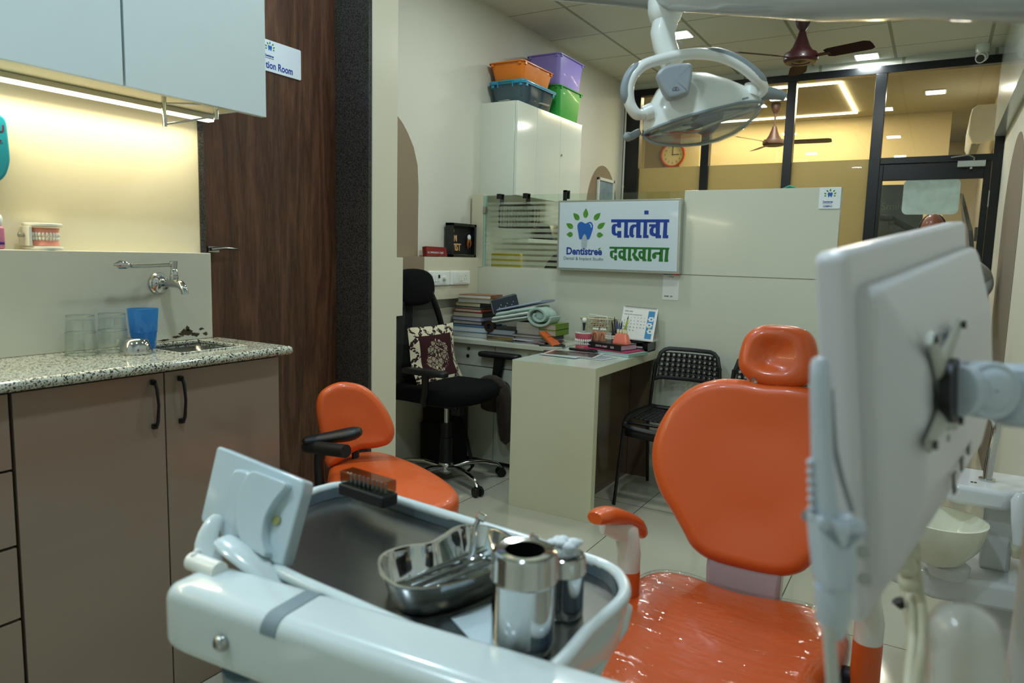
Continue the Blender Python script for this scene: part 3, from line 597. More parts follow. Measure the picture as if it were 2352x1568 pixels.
glyb=["995,440 1917,440 1917,487 995,487","1090,487 1152,487 1152,570 1095,570 1090,548 1070,548 1062,565 1062,640 1072,660 1090,658 1095,625 1155,625 1155,730 1092,730 1092,698 1050,697 1018,680 1003,650 1003,565 1015,530 1040,513 1090,512",
"1205,487 1262,487 1256,690 1280,690 1280,732 1197,730","1395,487 1462,487 1457,690 1478,690 1478,735 1390,733 1395,560 1362,565 1347,592 1345,665 1350,690 1367,690 1345,730 1310,722 1290,700 1283,680 1287,590 1302,545 1340,520 1395,520",
"1512,487 1568,487 1562,690 1588,690 1588,735 1500,735","1522,300 1588,300 1588,360 1522,360","1597,517 1705,517 1705,570 1680,575 1667,590 1665,645 1680,662 1705,662 1705,712 1650,705 1615,685 1603,650 1605,600 1628,570 1632,555 1597,555",
"1705,487 1772,487 1765,690 1787,690 1787,738 1700,738","1830,487 1888,487 1880,690 1902,690 1900,740 1812,738"]
glyg=["968,873 1917,890 1917,923 968,906","1045,905 1087,905 1087,975 1048,975 1040,960 1022,965 1018,1030 1030,1048 1043,1040 1045,1010 1087,1010 1087,1090 1043,1090 1043,1062 1000,1055 975,1020 975,960 992,937 1045,932",
"1183,935 1145,932 1115,952 1107,990 1112,1040 1140,1065 1183,1068 1183,1025 1155,1020 1145,990 1152,965 1183,968","1183,908 1230,908 1225,1060 1240,1062 1238,1095 1178,1092","1268,908 1312,908 1305,1062 1322,1062 1322,1098 1257,1096",
"1352,910 1407,912 1402,960 1375,1000 1440,1070 1438,1100 1385,1098 1350,1060 1340,1020 1325,1012 1328,985 1355,960","1495,945 1460,938 1432,955 1425,1000 1432,1040 1458,1068 1495,1072 1495,1035 1470,1025 1462,1000 1468,975 1495,975","1492,914 1547,914 1538,1068 1555,1070 1553,1104 1490,1102",
"1583,915 1632,915 1622,1070 1640,1075 1637,1108 1570,1104","1775,960 1690,960 1650,985 1643,1020 1650,1055 1680,1070 1708,1050 1712,1020 1700,1000 1775,1000","1770,918 1820,918 1812,1075 1818,1075 1815,1112 1750,1110","1858,920 1907,920 1895,1080 1903,1080 1900,1115 1838,1112"]
for nm,gl_,mm in (('lettering',glyb,mb_),('lettering',glyg,mg_)):
    q=MB()
    for s in gl_:
        pts=[zp(*map(float,p.split(','))) for p in s.split()]
        q.loft([[V((a,3.8733,c)) for a,c in pts],[V((a,3.8725,c)) for a,c in pts]])
    q.build(nm,mm,sb,smooth=0)
cx,cz=zp(575,600); k1=(zp(675,600)[0]-cx)
logo(Matrix.Translation((cx,3.873,cz))@Matrix(((k1,0,0,0),(0,0,-.0003,0),(0,k1,0,0),(0,0,0,1))),sb)
a=zp(277,1000); b_=zp(860,1000)
FX=(1,0,0);FZ=(0,0,1)
text('Dentistree',.058,frame((a[0],3.873,zp(277,992)[1]),FX,FZ),mb_,sb,bold=.03,sx=.92)
text('Dental & Implant Studio',.0265,frame((zp(237,1080)[0],3.873,zp(237,1078)[1]),FX,FZ),mg2,sb,sx=1.0)
q=MB(); pts=[zp(*p) for p in ((785,925),(795,900),(828,890),(820,912),(800,926))]; q.loft([[V((p[0],3.8733,p[1])) for p in pts],[V((p[0],3.8725,p[1])) for p in pts]]); q.build('leaf_accent',mlg,sb,smooth=0)
# small cabin sign and room sign
def plate(name,label,M,w_,h_,cat='sign'):
    t=thing(name,label,cat,M.translation); MB().prism(rrect(w_,h_,.006),.004,M=M).build('plate',mat('plate_white','dfe8ec',.3,var=.01),t,smooth=0,bevel=.0007); return t
M0=frame((-.491,YP-.0012,1.592),(1,0,0),(0,0,1),(0,-1,0)); t=plate('cabin_sign','small white cabin sign with tooth logo at partition top corner',M0,.10,.105)
def Ms(M,x,y,s,z=.0046): return M@T(x,y,z)@Matrix.Diagonal((s,s,.0002,1))
logo(Ms(M0,0,.018,.0092),t,fine=False)
text('Dentistree',.0125,M0@T(-.031,-.022,.0042),mb_,t,bold=.03,sx=.85); text('CABIN-1',.0125,M0@T(-.028,-.044,.0042),mb_,t,bold=.03,sx=.9)
text('Dental & Implant Studio',.0055,M0@T(-.031,-.0285,.0042),mg2,t,sx=.8)
M1=frame((-2.2495,1.955,1.995),(0,1,0),(0,0,1),(1,0,0)); t=plate('room_sign','white room name sign on the dark wooden door',M1,.30,.115)
logo(Ms(M1,-.005,.030,.0075),t,fine=False); text('Dentistree',.011,M1@T(-.028,-.004,.0042),mb_,t,bold=.03,sx=.85)
text('Dental & Implant Studio',.0055,M1@T(-.03,-.0105,.0042),mg2,t,sx=.8)
text('tion Room',.037,M1@T(-.025,-.046,.0042),mb_,t,bold=.02,sx=.82)
# payment card under sign
t=thing('payment_card','white payment notice taped below the sign board','notice',(-1.282,YP-.001,1.04))
MB().box((-1.33,YP-.0025,1.04),(-1.235,YP-.001,1.186)).build('card',mat('paper_white','dfe2dc',.5),t,smooth=0)
for k,c in enumerate(('2a5fc4','1f8f49','e07a2a','d8322a')): MB().box((-1.33+k*.02375,YP-.003,1.181),(-1.33+(k+1)*.02375,YP-.0024,1.1855)).build('colour_bar',mat('cb'+c,c,.5),t,smooth=0)
text('G Pay',.013,frame((-1.30,YP-.0028,1.166),FX,FZ),mg2,t); text('BHIM  UPI',.011,frame((-1.318,YP-.0028,1.057),FX,FZ),mat('ink_dark','22242a',.5),t,bold=.02)
# ---------------------------------------------------------------- ledge items
t=thing('shadow_box','black box frame with dental lettering standing on the ledge','picture frame',(-2.62,3.81,1.2465))
q=MB(); y0,y1,z0,z1,xb,xf=3.645,3.915,1.2465,1.458,-2.645,-2.592
for a,b_ in (((xb,y0,z0),(xf,y0+.02,z1)),((xb,y1-.02,z0),(xf,y1,z1)),((xb,y0,z0),(xf,y1,z0+.018)),((xb,y0,z1-.018),(xf,y1,z1))): q.box(a,b_)
q.build('frame',mat('frame_black','17181b',.2,coat=.4),t,smooth=0,bevel=.002)
MB().box((xb,y0+.01,z0+.01),(xb+.026,y1-.01,z1-.01)).build('backing',mat('backing_black','08090b',.6),t,smooth=0)
mbz=mat('bronze_letter','d0a878',.5,0,var=.2)
for s,yy,zz,sz in (('D',3.668,1.395,.045),('EN',3.668,1.345,.055),('TIST',3.672,1.288,.062)): text(s,sz,frame((xb+.030,yy,zz),(0,1,0),FZ),mbz,t,ext=.004,bold=.02,sx=.8)
q=MB(); q.ell((xb+.036,3.855,1.372),(.010,.017,.020)); q.build('crown_relief',mat('white_ceramic','dfe6e6',.15,coat=.5),t)
q=MB(); q.tube([(xb+.036,3.846,1.36),(xb+.036,3.838,1.33),(xb+.036,3.846,1.30)],[.010,.008,.003],n=10); q.tube([(xb+.036,3.862,1.36),(xb+.036,3.872,1.335),(xb+.036,3.866,1.31)],[.010,.008,.003],n=10); q.ell((xb+.036,3.855,1.352),(.010,.017,.012)); q.build('root_relief',mat('copper','b06a3c',.3,.7),t)
t=thing('name_plate','dark red name plate with white lettering on the ledge','name plate',(-2.60,3.49,1.2465))
MB().prism([(0,0),(.208,0),(.20,.055),(.002,.058)],.03,M=frame((-2.625,3.395,1.2468),(0,1,0),(-.12,0,1))).build('block',mat('maroon_acrylic','7c1420',.2,coat=.4),t,smooth=0,bevel=.001)
text('DR. OMPRAKASH G. GAJRE',.0165,frame((-2.5945,3.402,1.266),(0,1,0),(-.12,0,1)),mat('letter_white','d9d4d2',.5),t,sx=.8)
for k,(ya,yb,l) in enumerate(((3.385,3.60,'white switch plate with fan regulator knob, left of the two'),(3.604,3.822,'white switch plate with power socket, right of the two'))):
    t=thing('switch_plate',l,'switch',(-2.583,(ya+yb)/2,1.08),group='white switch plates on the ledge wall'); mw=mat('switch_white','e2e8e2',.25)
    MB().pad(rrect(yb-ya,.088,.008),.012,.006,M=frame((-2.583,(ya+yb)/2,1.119),(0,1,0),FZ,(1,0,0))).build('cover',mw,t)
    MB().box((-2.573,ya+.03,1.086),(-2.569,yb-.03,1.152)).build('insert',mw,t,bevel=.001)
    for dy in ((.035,.06,.085) if k==0 else (.09,.113)): MB().box((-2.5695,ya+dy,1.098),(-2.566,ya+dy+.019,1.14)).build('rocker',mw,t,bevel=.001)
    if k==0: MB().lathe([(.016,0),(.014,.006),(.013,.018),(.001,.019)],M=frame((-2.569,ya+.15,1.119),(0,1,0),FZ,(1,0,0))).build('regulator_knob',mw,t); MB().box((-2.5665,ya+.087,1.12),(-2.5645,ya+.104,1.14)).build('rocker_mark',mhb,t)
    else:
        q=MB()
        for dy,dz in ((.16,.0125),(.15,-.004),(.17,-.004),(.151,-.014),(.169,-.014)): q.cyl((-2.570,ya+dy,1.119+dz),(-2.5683,ya+dy,1.119+dz),.003 if dz>0 else .0022,n=10)
        q.build('socket_holes',mhb,t)
# ---------------------------------------------------------------- books
def book(name,label,cx,cy,z,lx,ly,h,yaw,cover,page='cfc9b8',grp='books stacked on the counter',spine='x-',soft=False):
    t=thing(name,label,'book',(cx,cy,z),(0,0,yaw),group=grp); ct_=.0025 if not soft else .0008
    mc=mat('cover_'+cover,cover,.4,var=.05,coat=.2); mp_=mat('pages_'+page,page,.8,var=.1,scale=40,stretch=(1,1,30))
    q=MB().box((-lx/2,-ly/2,0),(lx/2,ly/2,ct_)).box((-lx/2,-ly/2,h-ct_),(lx/2,ly/2,h)).box((lx/2-ct_,-ly/2,0),(lx/2,ly/2,h))
    q.build('cover',mc,t,smooth=0,local=True,bevel=.0006)
    MB().box((-lx/2+.004,-ly/2+.004,ct_),(lx/2-ct_,ly/2-.004,h-ct_)).build('pages',mp_,t,smooth=0,local=True); return t
def at(px,py,z): p=P(px,py,z=z); return p
# left tall stack: base px ~ (1090,770); bottom to top
specs=[('6a7f88',.30,.23,.030,'bfc6c4','thick pale book at the bottom of the tall stack',0,'soft'),('2f5f8e',.30,.24,.034,'c3cad0','thick blue-edged book second from bottom of the tall stack',.05,''),('2a4a6a',.25,.20,.008,'a8bcc8','thin blue booklet in the tall stack above the thick books',-.04,'s'),('1c1c22',.215,.165,.022,'b7b1a4','black covered book fourth from bottom of the tall stack',.02,''),('858a9c',.22,.17,.022,'b3b5c2','greyish mauve book in the middle of the tall stack',-.03,''),('15161a',.215,.165,.030,'b9b39c','thick black book with tan pages in the tall stack',.05,''),('b6452f',.20,.15,.019,'cdbfae','orange-red covered book in the tall stack',0,''),('4d5150',.195,.145,.012,'999c96','grey slim book above the orange-red one',-.05,''),('17181b',.19,.15,.026,'cfc7a6','black book with cream pages under the top pair',-.02,''),('a7ad74',.235,.17,.026,'a9a6a6','olive-yellow covered book second from the top of tall stack',.06,''),('8a5233',.225,.165,.022,'dcdad0','brown-covered book topping the tall stack',.10,'')]
z=ZC; bx0,by0=-2.47,3.72
for cov,lx,ly,h,pg,lab,yw,s in specs:
    if z+h>1.2: break
    ox=.0 if lx>.24 else -.02
    if lab.startswith(('olive','brown')): ox=.025
    book('book','%s'%lab,bx0+ox,by0+.035,z+.0004,lx,ly,h,yw,cov,pg,soft=s!=''); z+=h+.0008
ztall=z
# gift box leaning on stack
mgrey=mat('box_slate','26323a',.35,var=.2,scale=30); Mx=Matrix.Translation((-2.255,3.745,.928))@Matrix.Rotation(R(38),4,'Z')@Matrix.Rotation(R(-16),4,'Y')
t=thing('carton','small slate carton with pale end leaning beside the tall book stack','carton',(-2.25,3.76,.90))
MB().box((-.075,-.045,0),(.085,.06,.085),M=Mx).build('sleeve',mgrey,t,smooth=0,bevel=.001); MB().box((-.0765,-.044,.001),(-.0755,.059,.084),M=Mx).build('end_flap',mat('flap_grey','b4bac6',.5),t,smooth=0)
q=MB()
for k in range(9): q.box((-.05+k*.013,-.0462,.015+.03*(k%3)/2),(-.046+k*.013,-.0452,.02+.03*(k%3)/2),M=Mx)
q.build('print_marks',mat('letter_white','d9d4d2',.5),t,smooth=0)
# roll of tape beside
q=MB().lathe([(.016,0),(.034,0),(.034,.03),(.016,.03),(.016,0)],n=24,M=frame((-2.29,3.645,.838),(1,0,0),(0,0,1))); tag(q.build('tape_roll',mat('tape_dark','2a2018',.4)),'dark roll of tape between the tall stack and quilt','tape')
# middle pile: magazines, books, quilt
zz=ZC+.0003
for cov,h,pg,lab,yw in (('4d4336',.012,'8d8576','brown magazine lying at the bottom of the middle pile',.1),('a08442',.012,'8d7a4c','mustard magazine in the middle pile',-.06),('34363c',.008,'b8b4ac','dark magazine directly under the grey ledger',.04)):
    book('magazine',lab,-2.20,3.69,zz,.19,.20,h,yw,cov,pg,'magazines on the counter',soft=True); zz+=h+.0004
book('book','grey ledger with black cover under the folded quilt',-2.205,3.72,zz,.19,.20,.034,0,'15181c','9a9fa6'); z1=zz+.035
zz=ZC+.0003
for cov,h,pg,lab,yw in (('2d3442',.008,'9aa1ad','crumpled dark magazine at bottom of right pile',.12),('7d2436',.007,'c9c4cc','crimson edged magazine in the right pile',-.12),('c3cad6',.007,'d9dde2','white brochure in the right pile',.07),('4a4e57',.012,'9b958f','grey magazine in the right pile',-.05),('2c2b31',.014,'a29c94','dark book under the two green-spined books',.0)):
    book('magazine',lab,-2.0,3.70,zz,.24,.20,h,yw,cov,pg,'magazines on the counter',soft=True); zz+=h+.0004
for k,lab in enumerate(('lower green-and-brown covered book in the right pile','upper green-and-brown covered book in the right pile')):
    t=book('book',lab,-1.985,3.73,zz,.26,.17,.034,.0,'6d8a2c','a8a294'); 
    MB().box((-.13,-.0855,.0),(.02,-.0845,.034)).build('page_block',mat('pages_a8a294','a8a294',.8),t,smooth=0,local=True)
    zz+=.0345
z2=zz
# folded quilt: pale layers with rolled end
mq=mat('quilt_mint','9fb8ad',.9,var=.04,bump=.25,bscale=18,sheen=.3); mq2=mat('quilt_white','c3cdc6',.9,var=.04,bump=.2,bscale=18)
qt=thing('folded_quilt','folded mint quilt with rolled end lying on the books','quilt',(-2.1,3.74,.86))
def slab(x0,z0,x1,z1_,y0,y1,th,n=14,wob=.003,seed=1):
    rnd.seed(seed); rings=[]
    for i in range(n+1):
        t_=i/n; x=x0+(x1-x0)*t_; z=z0+(z1_-z0)*t_+rnd.uniform(-wob,wob)*.5; ring=[]
        for k in range(12):
            a=2*PI*k/12; ring.append(V((x+.003*math.sin(5*a),(y0+y1)/2+(y1-y0)/2*math.copysign(abs(math.cos(a))**.5,math.cos(a)),z+th/2*math.copysign(abs(math.sin(a))**.8,math.sin(a)))))
        rings.append(ring)
    return MB().loft(rings)
zq=max(z1,.90)
slab(-2.30,.862,-2.03,.912,3.62,3.87,.024,seed=2).build('lower_fold',mq2,qt,sub=1); slab(-2.29,.884,-2.02,.938,3.62,3.87,.028,seed=3).build('middle_fold',mq2,qt,sub=1); slab(-2.27,.909,-2.0,.965,3.63,3.87,.032,seed=4).build('upper_fold',mq,qt,sub=1)
sp_=[]; 
for k in range(60):
    a=k/59*2.6*2*PI*.62; r_=.016+.0052*a; sp_.append(V((r_*1.25*math.cos(a+2.6),r_*math.sin(a+2.6))))
q=MB(); rings=[]; th=.018
ou_=[p*(1+th/max(p.length,.01)*.9) for p in sp_]
poly=[(p.x,p.y) for p in sp_]+[(p.x,p.y) for p in ou_[::-1]]
Mr=frame((-1.965,3.625,.922),(1,0,-.12),(0,0,1),(0,1,0))@Matrix.Diagonal((.88,.80,1,1)); q.prism(poly,.12,M=Mr); q.ell((-1.965,3.72,.920),(.062,.085,.046),n=24); q.build('rolled_end',mq,qt,bevel=.003,smooth=60)
t=thing('blue_folder','pale blue-grey folder resting on the quilt','folder',(-2.1,3.76,.95))
slab(-2.27,.936,-1.97,1.004,3.66,3.85,.016,wob=.0005).build('folder_cover',mat('folder_blue','9ba3bb',.4,var=.04),t)
# orange folder box leaning
t=thing('folder','orange and brown notebook leaning against the book pile','notebook',(-1.85,3.66,ZC+.02))
Mx=Matrix.Translation((-1.895,3.575,ZC+.0465))@Matrix.Rotation(R(38),4,'Y')
MB().box((-.04,0,0),(.075,.09,.010),M=Mx).build('cover',mat('cover_orange','c9602a',.4),t,smooth=0,bevel=.001); MB().box((-.03,-.001,-.006),(.07,.085,-.0005),M=Mx).build('brown_back',mat('cover_brown','6e5a34',.5),t,smooth=0)
# tablet / wallet
mdev=mat('device_black','111316',.18,coat=.4)
t=thing('phone','black smartphone lying on the drawer counter','phone',(-1.85,3.58,ZC)); MB().pad(rrect(.075,.15,.01),.009,.003,M=Matrix.Translation((-1.857,3.61,ZC+.0004))@Matrix.Rotation(R(-62),4,'Z')).build('body',mdev,t)
# ---------------------------------------------------------------- basket and desk things
def netbasket(name,label,cx,cy,z,r0,r1,h,m,rows=7,nn=34):
    t=thing(name,label,'basket',(cx,cy,z)); q=MB()
    for k in range(rows+1):
        f_=k/rows; r_=r0+(r1-r0)*f_; zz=z+h*f_
        q.tube([(cx+r_*1.15*math.cos(2*PI*i/28),cy+r_*.8*math.sin(2*PI*i/28),zz) for i in range(29)],.0022 if k<rows else .004,n=5,caps=False)
    for i in range(nn):
        a=2*PI*i/nn; q.tube([(cx+(r0+(r1-r0)*f_)*1.15*math.cos(a+f_*.12),cy+(r0+(r1-r0)*f_)*.8*math.sin(a+f_*.12),z+h*f_) for f_ in (0,.5,1)],.0026,n=5)
    q.build('mesh_body',m,t); MB().prism([(p.x*1.15,p.y*.8) for p in circ(r0)],.003,M=T(cx,cy,z)).build('base',m,t,smooth=0); return t
mbk=mat('basket_cream','c6c4a8',.4)
t=thing('box_stand','pale carton standing behind the pink jaw model','carton',(-1.66,3.87,ZT)); MB().box((-1.78,3.80,ZT),(-1.56,3.90,ZT+.085)).build('body',mat('carton_pale','b5b8ad',.6),t,smooth=0,bevel=.001)
netbasket('basket','cream plastic net basket on the pale carton',-1.685,3.855,ZT+.0855,.065,.095,.078,mbk)
q=MB(); q.tube([(-1.745,3.855,.845),(-1.742,3.855,.935),(-1.63,3.855,.925),(-1.62,3.855,.85)],.004,n=8); tag(q.build('bag_clip',mat('switch_white','e2e8e2',.25)),'white plastic loop standing in the cream basket','clip')
q=MB(); rnd.seed(9)
for k in range(26): q.ell((-1.675+rnd.uniform(-.035,.035),3.855+rnd.uniform(-.02,.02),.905+rnd.uniform(-.006,.008)),(.007,.005,.005),n=8,m=5)
for k in range(16): q.ell((-1.675+rnd.uniform(-.05,.05),3.855+rnd.uniform(-.03,.03),.885+rnd.uniform(-.02,.0)),(.009,.009,.008),n=8,m=5)
tag(q.build('wrapped_sweets',mat('sweets','9a5c3a',.4,var=.8,scale=120)),'colourful wrapped sweets heaped in the cream basket','sweets')['kind']='stuff'
# jaw model big
mg_jaw=mat('gum_rose','c45a68',.3,var=.05,coat=.4); mtw=mat('tooth_white','dedfd8',.25,coat=.3)
t=thing('jaw_model','large rose-gum jaw model with white teeth on the desk','tooth model',(-1.655,3.60,ZT)); Mj=T(-1.664,3.615,ZT+.0005)
jaw(Mj,t,w=.047,dp=.042,h=.036,gap=.0115,nt_=12,gm=mg_jaw,tm=mtw)
MB().prism([(p.x,p.y) for p in [V((.047*math.cos(PI*j/20),-.042*math.sin(PI*j/20))) for j in range(21)]+[V((-.04,.012)),V((.04,.012))]],.003,M=T(-1.664,3.615,ZT+.096)).build('top_plate',mtw,t,smooth=0)
# implant display on jaw
t=thing('implant_model','clear-based implant tooth model standing on the jaw model','tooth model',(-1.66,3.61,ZT+.099)); zb=ZT+.0995
q=MB().lathe([(.001,0),(.020,0),(.021,.004),(.018,.016),(.001,.018)],M=T(-1.662,3.608,zb)); q.build('base',mglass,t)
MB().tube([(-1.662,3.608,zb+.012),(-1.660,3.608,zb+.055)],[.005,.009],n=12).build('screw',mat('implant_grey','40464c',.3,.8),t); q=MB().ell((-1.660,3.608,zb+.070),(.0145,.0135,.014)); q.build('crown',mtw,t)
# pulp models in clear block on diary, dental diary etc
zz=ZT+.0003
book('book','pale teal hardback at the bottom of desk book stack',-1.475,3.62,zz,.30,.19,.016,R(-12),'8fb3a4','c4cdd6','books on the desk'); zz+=.0165
book('book','thin magenta notebook between the desk books',-1.49,3.635,zz,.28,.18,.006,R(-10),'b0295e','c77a98','books on the desk',soft=True); zz+=.0064
t=thing('diary','black dental diary with white spine lettering on the desk stack','book',(-1.515,3.645,zz),(0,0,R(-14)),group='books on the desk')
mdb=mat('diary_black','1a1b1c',.35)
MB().box((-.135,-.075,0),(.125,.075,.003)).box((-.135,-.075,.029),(.125,.075,.032)).box((-.135,-.075,0),(.125,-.071,.032)).build('cover',mdb,t,smooth=0,local=True,bevel=.0006)
MB().box((-.133,-.071,.003),(.121,.071,.029)).build('pages',mat('pages_lilac','b9a4b8',.8),t,smooth=0,local=True)
Md=world_of(t)@frame((0,-.0752,.010),FX,FZ)
text('DENTAL DIARY',.0155,Md@T(-.045,0,0),mat('letter_white','d9d4d2',.5),t,sx=.75); text('2026',.0155,Md@T(.055,0,0),mat('letter_white','d9d4d2',.5),t,sx=.8); text('Dentistree',.008,Md@T(-.115,.002,0),mat('letter_white','d9d4d2',.5),t)
zd=zz+.0323
gumo=mat('root_orange','e0936f',.4,var=.08,coat=.3)
def rootmodel(nm,lab,cx,cy,wd,kind):
    t=thing(nm,lab,'tooth model',(cx,cy,zd))
    if kind=='roots':
        MB().box((cx-wd/2-.008,cy-.012,zd),(cx+wd/2,cy-.008,zd+.07)).build('clear_panel',thin_glass('acrylic','fafcfb',.02),t,smooth=0)
        q=MB(); q2=MB(); q3=MB()
        for k in range(2):
            x=cx-wd/4+k*wd/2; r_=wd*.25
            rr=[]
            for zz_,s in ((0,.9),(.02,1.0),(.045,.95),(.055,.75)): rr.append([V((x+p.x*s,cy+.006+p.y*s,zd+zz_)) for p in circ(r_,.012,18)])
            q.loft(rr)
            for s in (-1,1): q3.tube([(x+s*.003,cy-.0065,zd+.045),(x+s*.008,cy-.0068,zd+.03),(x+s*.009,cy-.0068,zd+.006)],[.0018,.0014,.0005],n=6)
            for dx in (-.011,.0,.011): q2.ell((x+dx,cy+.004,zd+.062),(.0075,.009,.009))
        q.build('gum_block',gumo,t); q2.build('crowns',mtw,t); q3.build('nerve_lines',mat('nerve_red','6e2a30',.4),t)
    return t
rootmodel('root_model','orange tooth root models with white crowns on the diary',-1.590,3.655,.092,'roots')
t=thing('clear_jaw_model','small clear acrylic jaw model with ivory teeth on the diary','tooth model',(-1.515,3.645,zd))
q=MB(); q.lathe([(.001,0),(.032,0),(.033,.010),(.028,.02),(.001,.022)],M=T(-1.512,3.628,zd)@Matrix.Diagonal((1,.75,1,1))); q.lathe([(.001,.036),(.026,.036),(.03,.05),(.02,.062),(.001,.062)],M=T(-1.512,3.63,zd)@Matrix.Diagonal((1,.75,1,1))); q.build('acrylic_gums',mglass,t)
q=MB(); teeth_arc(q,(0,0,0),.026,.02,.018,.030,11,1,.0055,T(-1.512,3.632,zd)); teeth_arc(q,(0,0,0),.026,.02,.029,.041,11,1,.0055,T(-1.512,3.632,zd)); q.build('teeth',mat('tooth_ivory','e9e4d2',.25),t)
t=thing('block_model','salmon pink gum block with four ivory molars on the diary','tooth model',(-1.437,3.61,zd))
Mb=Matrix.Translation((-1.437,3.613,zd+.0003))@Matrix.Rotation(R(-10),4,'Z'); rr=[]
for zz_,sx_,sy_ in ((0,.092,.05),(.014,.092,.05),(.018,.086,.046),(.048,.072,.034),(.055,.062,.026)): rr.append([V((p.x,p.y,zz_)) for p in rrect(sx_,sy_,.010)])
MB().loft(rr,M=Mb).build('gum_block',mat('salmon','d9745f',.35,var=.04,coat=.3),t)
q=MB(); mi=mat('molar_ivory','d8cfa6',.3,coat=.3)
for dx in (-.023,-.006,.012,.024): q.ell((dx*1.05,0,.063),(.0078,.009,.013),M=Mb); q.ell((dx*1.05-.003,-.003,.074),(.0035,.004,.004),M=Mb); q.ell((dx*1.05+.003,-.003,.074),(.0035,.004,.004),M=Mb)
q.build('molars',mi,t)
# pen holder and pens
t=thing('pen_cup','black pen cup behind the dental models','pen holder',(-1.535,3.79,ZT)); MB().lathe([(.001,0),(.034,0),(.036,.10),(.033,.10),(.031,.004),(.001,.004)],n=24,M=T(-1.535,3.79,ZT+.0005)).build('cup',mdev,t)
for k,(dx,dz,c,lab) in enumerate(((-.035,.165,'15171b','black ballpoint pen leaning left in the pen cup'),(-.020,.185,'1b1d2a','dark pencil in the pen cup'),(-.006,.17,'1d2c6b','navy blue pen in the pen cup'),(.008,.155,'1f4fa6','blue capped pen in the pen cup'),(.022,.165,'202326','black fineliner in the pen cup'),(.058,.195,'a8c624','lime green pencil leaning right in the pen cup'),(.045,.15,'2c7a6b','teal pen in the pen cup'))):
    b0=V((-1.535+dx*.3,3.79,ZT+.006)); e=V((-1.535+dx,3.79-.008+.004*k,ZT+dz)); d_=(e-b0)
    t=thing('pen',lab,'pen',b0,group='pens in the black cup'); MB().tube([b0,b0+d_*.9],.0042,n=10).build('barrel',mat('pen_'+c,c,.3,coat=.3),t); MB().tube([b0+d_*.9,b0+d_*.93,e],[.0042,.003,.0006],n=10).build('tip',mat('pen_tip','3a3026',.4),t)
# calendar on black stand
t=thing('card_box','black open-front box under the desk calendar','box',(-1.40,3.83,ZT))
q=MB(); x0,x1,y0,y1,z0=-1.485,-1.345,3.77,3.90,ZT+.0003
for a,b_ in (((x0,y0,z0),(x1,y1,z0+.006)),((x0,y0,z0+.049),(x1,y1,z0+.055)),((x0,y0,z0),(x0+.035,y1,z0+.055)),((x1-.03,y0,z0),(x1,y1,z0+.055)),((x0,y1-.01,z0),(x1,y1,z0+.055)),((x0,y0,z0),(x1,y0+.004,z0+.018))): q.box(a,b_)
q.build('shell',mdev,t,smooth=0,bevel=.001); MB().box((-1.449,3.785,z0+.019),(-1.376,3.885,z0+.026)).build('cards',mat('paper_white','dfe2dc',.5),t,smooth=0)
t=thing('desk_calendar','white desk calendar for April 2026 with flower picture strip','calendar',(-1.42,3.82,ZT+.056))
zb=ZT+.0556; yb_,yt=3.79,3.845
Mc=frame((-1.53,yb_,zb+.01),(1,.0,-.03),(0,.055,.18)); cw_,chh=.205,.185
MB().box((0,0,-.002),(cw_,chh,0),M=Mc).build('front_page',mat('paper_white','dfe2dc',.5),t,smooth=0)
Mc2=frame((-1.53,yb_+.11,zb+.01),(1,0,-.03),(0,-.055,.18)); MB().box((0,0,0),(cw_,chh,.002),M=Mc2).build('back_board',mat('board_cream','cfd2c6',.5),t,smooth=0)
MB().box((0,-.002,-.11),(cw_,.004,-.0),M=Mc@Matrix.Rotation(R(17),4,'X')).build('base_fold',mat('board_cream','cfd2c6',.5),t,smooth=0)
q=MB()
for k in range(24): 
    xx=.012+k*.0078; q.tube([(xx,chh-.006,.001),(xx,chh+.004,.003),(xx,chh+.004,-.008),(xx,chh-.006,-.006)],.0009,n=5,M=Mc)
q.build('spiral_binding',mhb,t)
MB().box((cw_-.052,.012,.0002),(cw_-.014,chh-.014,.0006),M=Mc).build('picture_strip',mat('flower_blue','3f86b8',.5,var=.3,scale=25),t,smooth=0)
q=MB()
for cx_,cy_ in ((cw_-.03,.125),(cw_-.036,.09),(cw_-.026,.055)):
    for a in range(6): q.flat([(cx_+.012*math.cos(a*PI/3)+.008*math.cos(b2),cy_+.010*math.sin(a*PI/3)+.0045*math.sin(b2)) for b2 in [2*PI*i/10 for i in range(10)]],M=Mc,z=.0008+a*.00005)
q.build('white_petals',mat('petal','dfe6e6',.5),t,smooth=0); MB().flat([(cw_-.033+.006*math.cos(2*PI*i/12),.075+.006*math.sin(2*PI*i/12)) for i in range(12)],M=Mc,z=.0014).build('yellow_centre',mat('petal_y','e0b62a',.5),t,smooth=0)
mik=mat('ink_grey','4a5058',.6)
lines=['APRIL 2026']
text('APRIL 2026',.010,Mc@T(.012,chh-.028,.0004),mik,t)
cols=['MON','TUE','WED','THU','FRI','SAT','SUN']; s_=' '.join(cols)
text(s_,.0078,Mc@T(.012,chh-.045,.0004),mik,t,sx=.88)
mred=mat('ink_red','b04a4a',.6); 
q0=[]
for d_ in range(1,31):
    pos=d_+1; row,col=divmod(pos,7)
    q0.append((d_,row,col))
parts={0:[],1:[]}
for d_,rw,cl in q0:
    parts[int(cl==6)].append(text(str(d_),.0092,Mc@T(.016+cl*.0195,chh-.062-rw*.0185,.0004),mred if cl==6 else mik,t,name='date_number'))
def merge(objs,name):
    b_=MB(); par=objs[0].parent; m=objs[0].data.materials[0]
    for o in objs:
        k=len(b_.v); b_.v+=[v.co.copy() for v in o.data.vertices]; b_.f+=[tuple(k+i for i in p.vertices) for p in o.data.polygons]; b_.mi+=[0]*len(o.data.polygons)
    for o in objs: bpy.data.objects.remove(o)
    return b_.build(name,m,par,smooth=0,local=True)
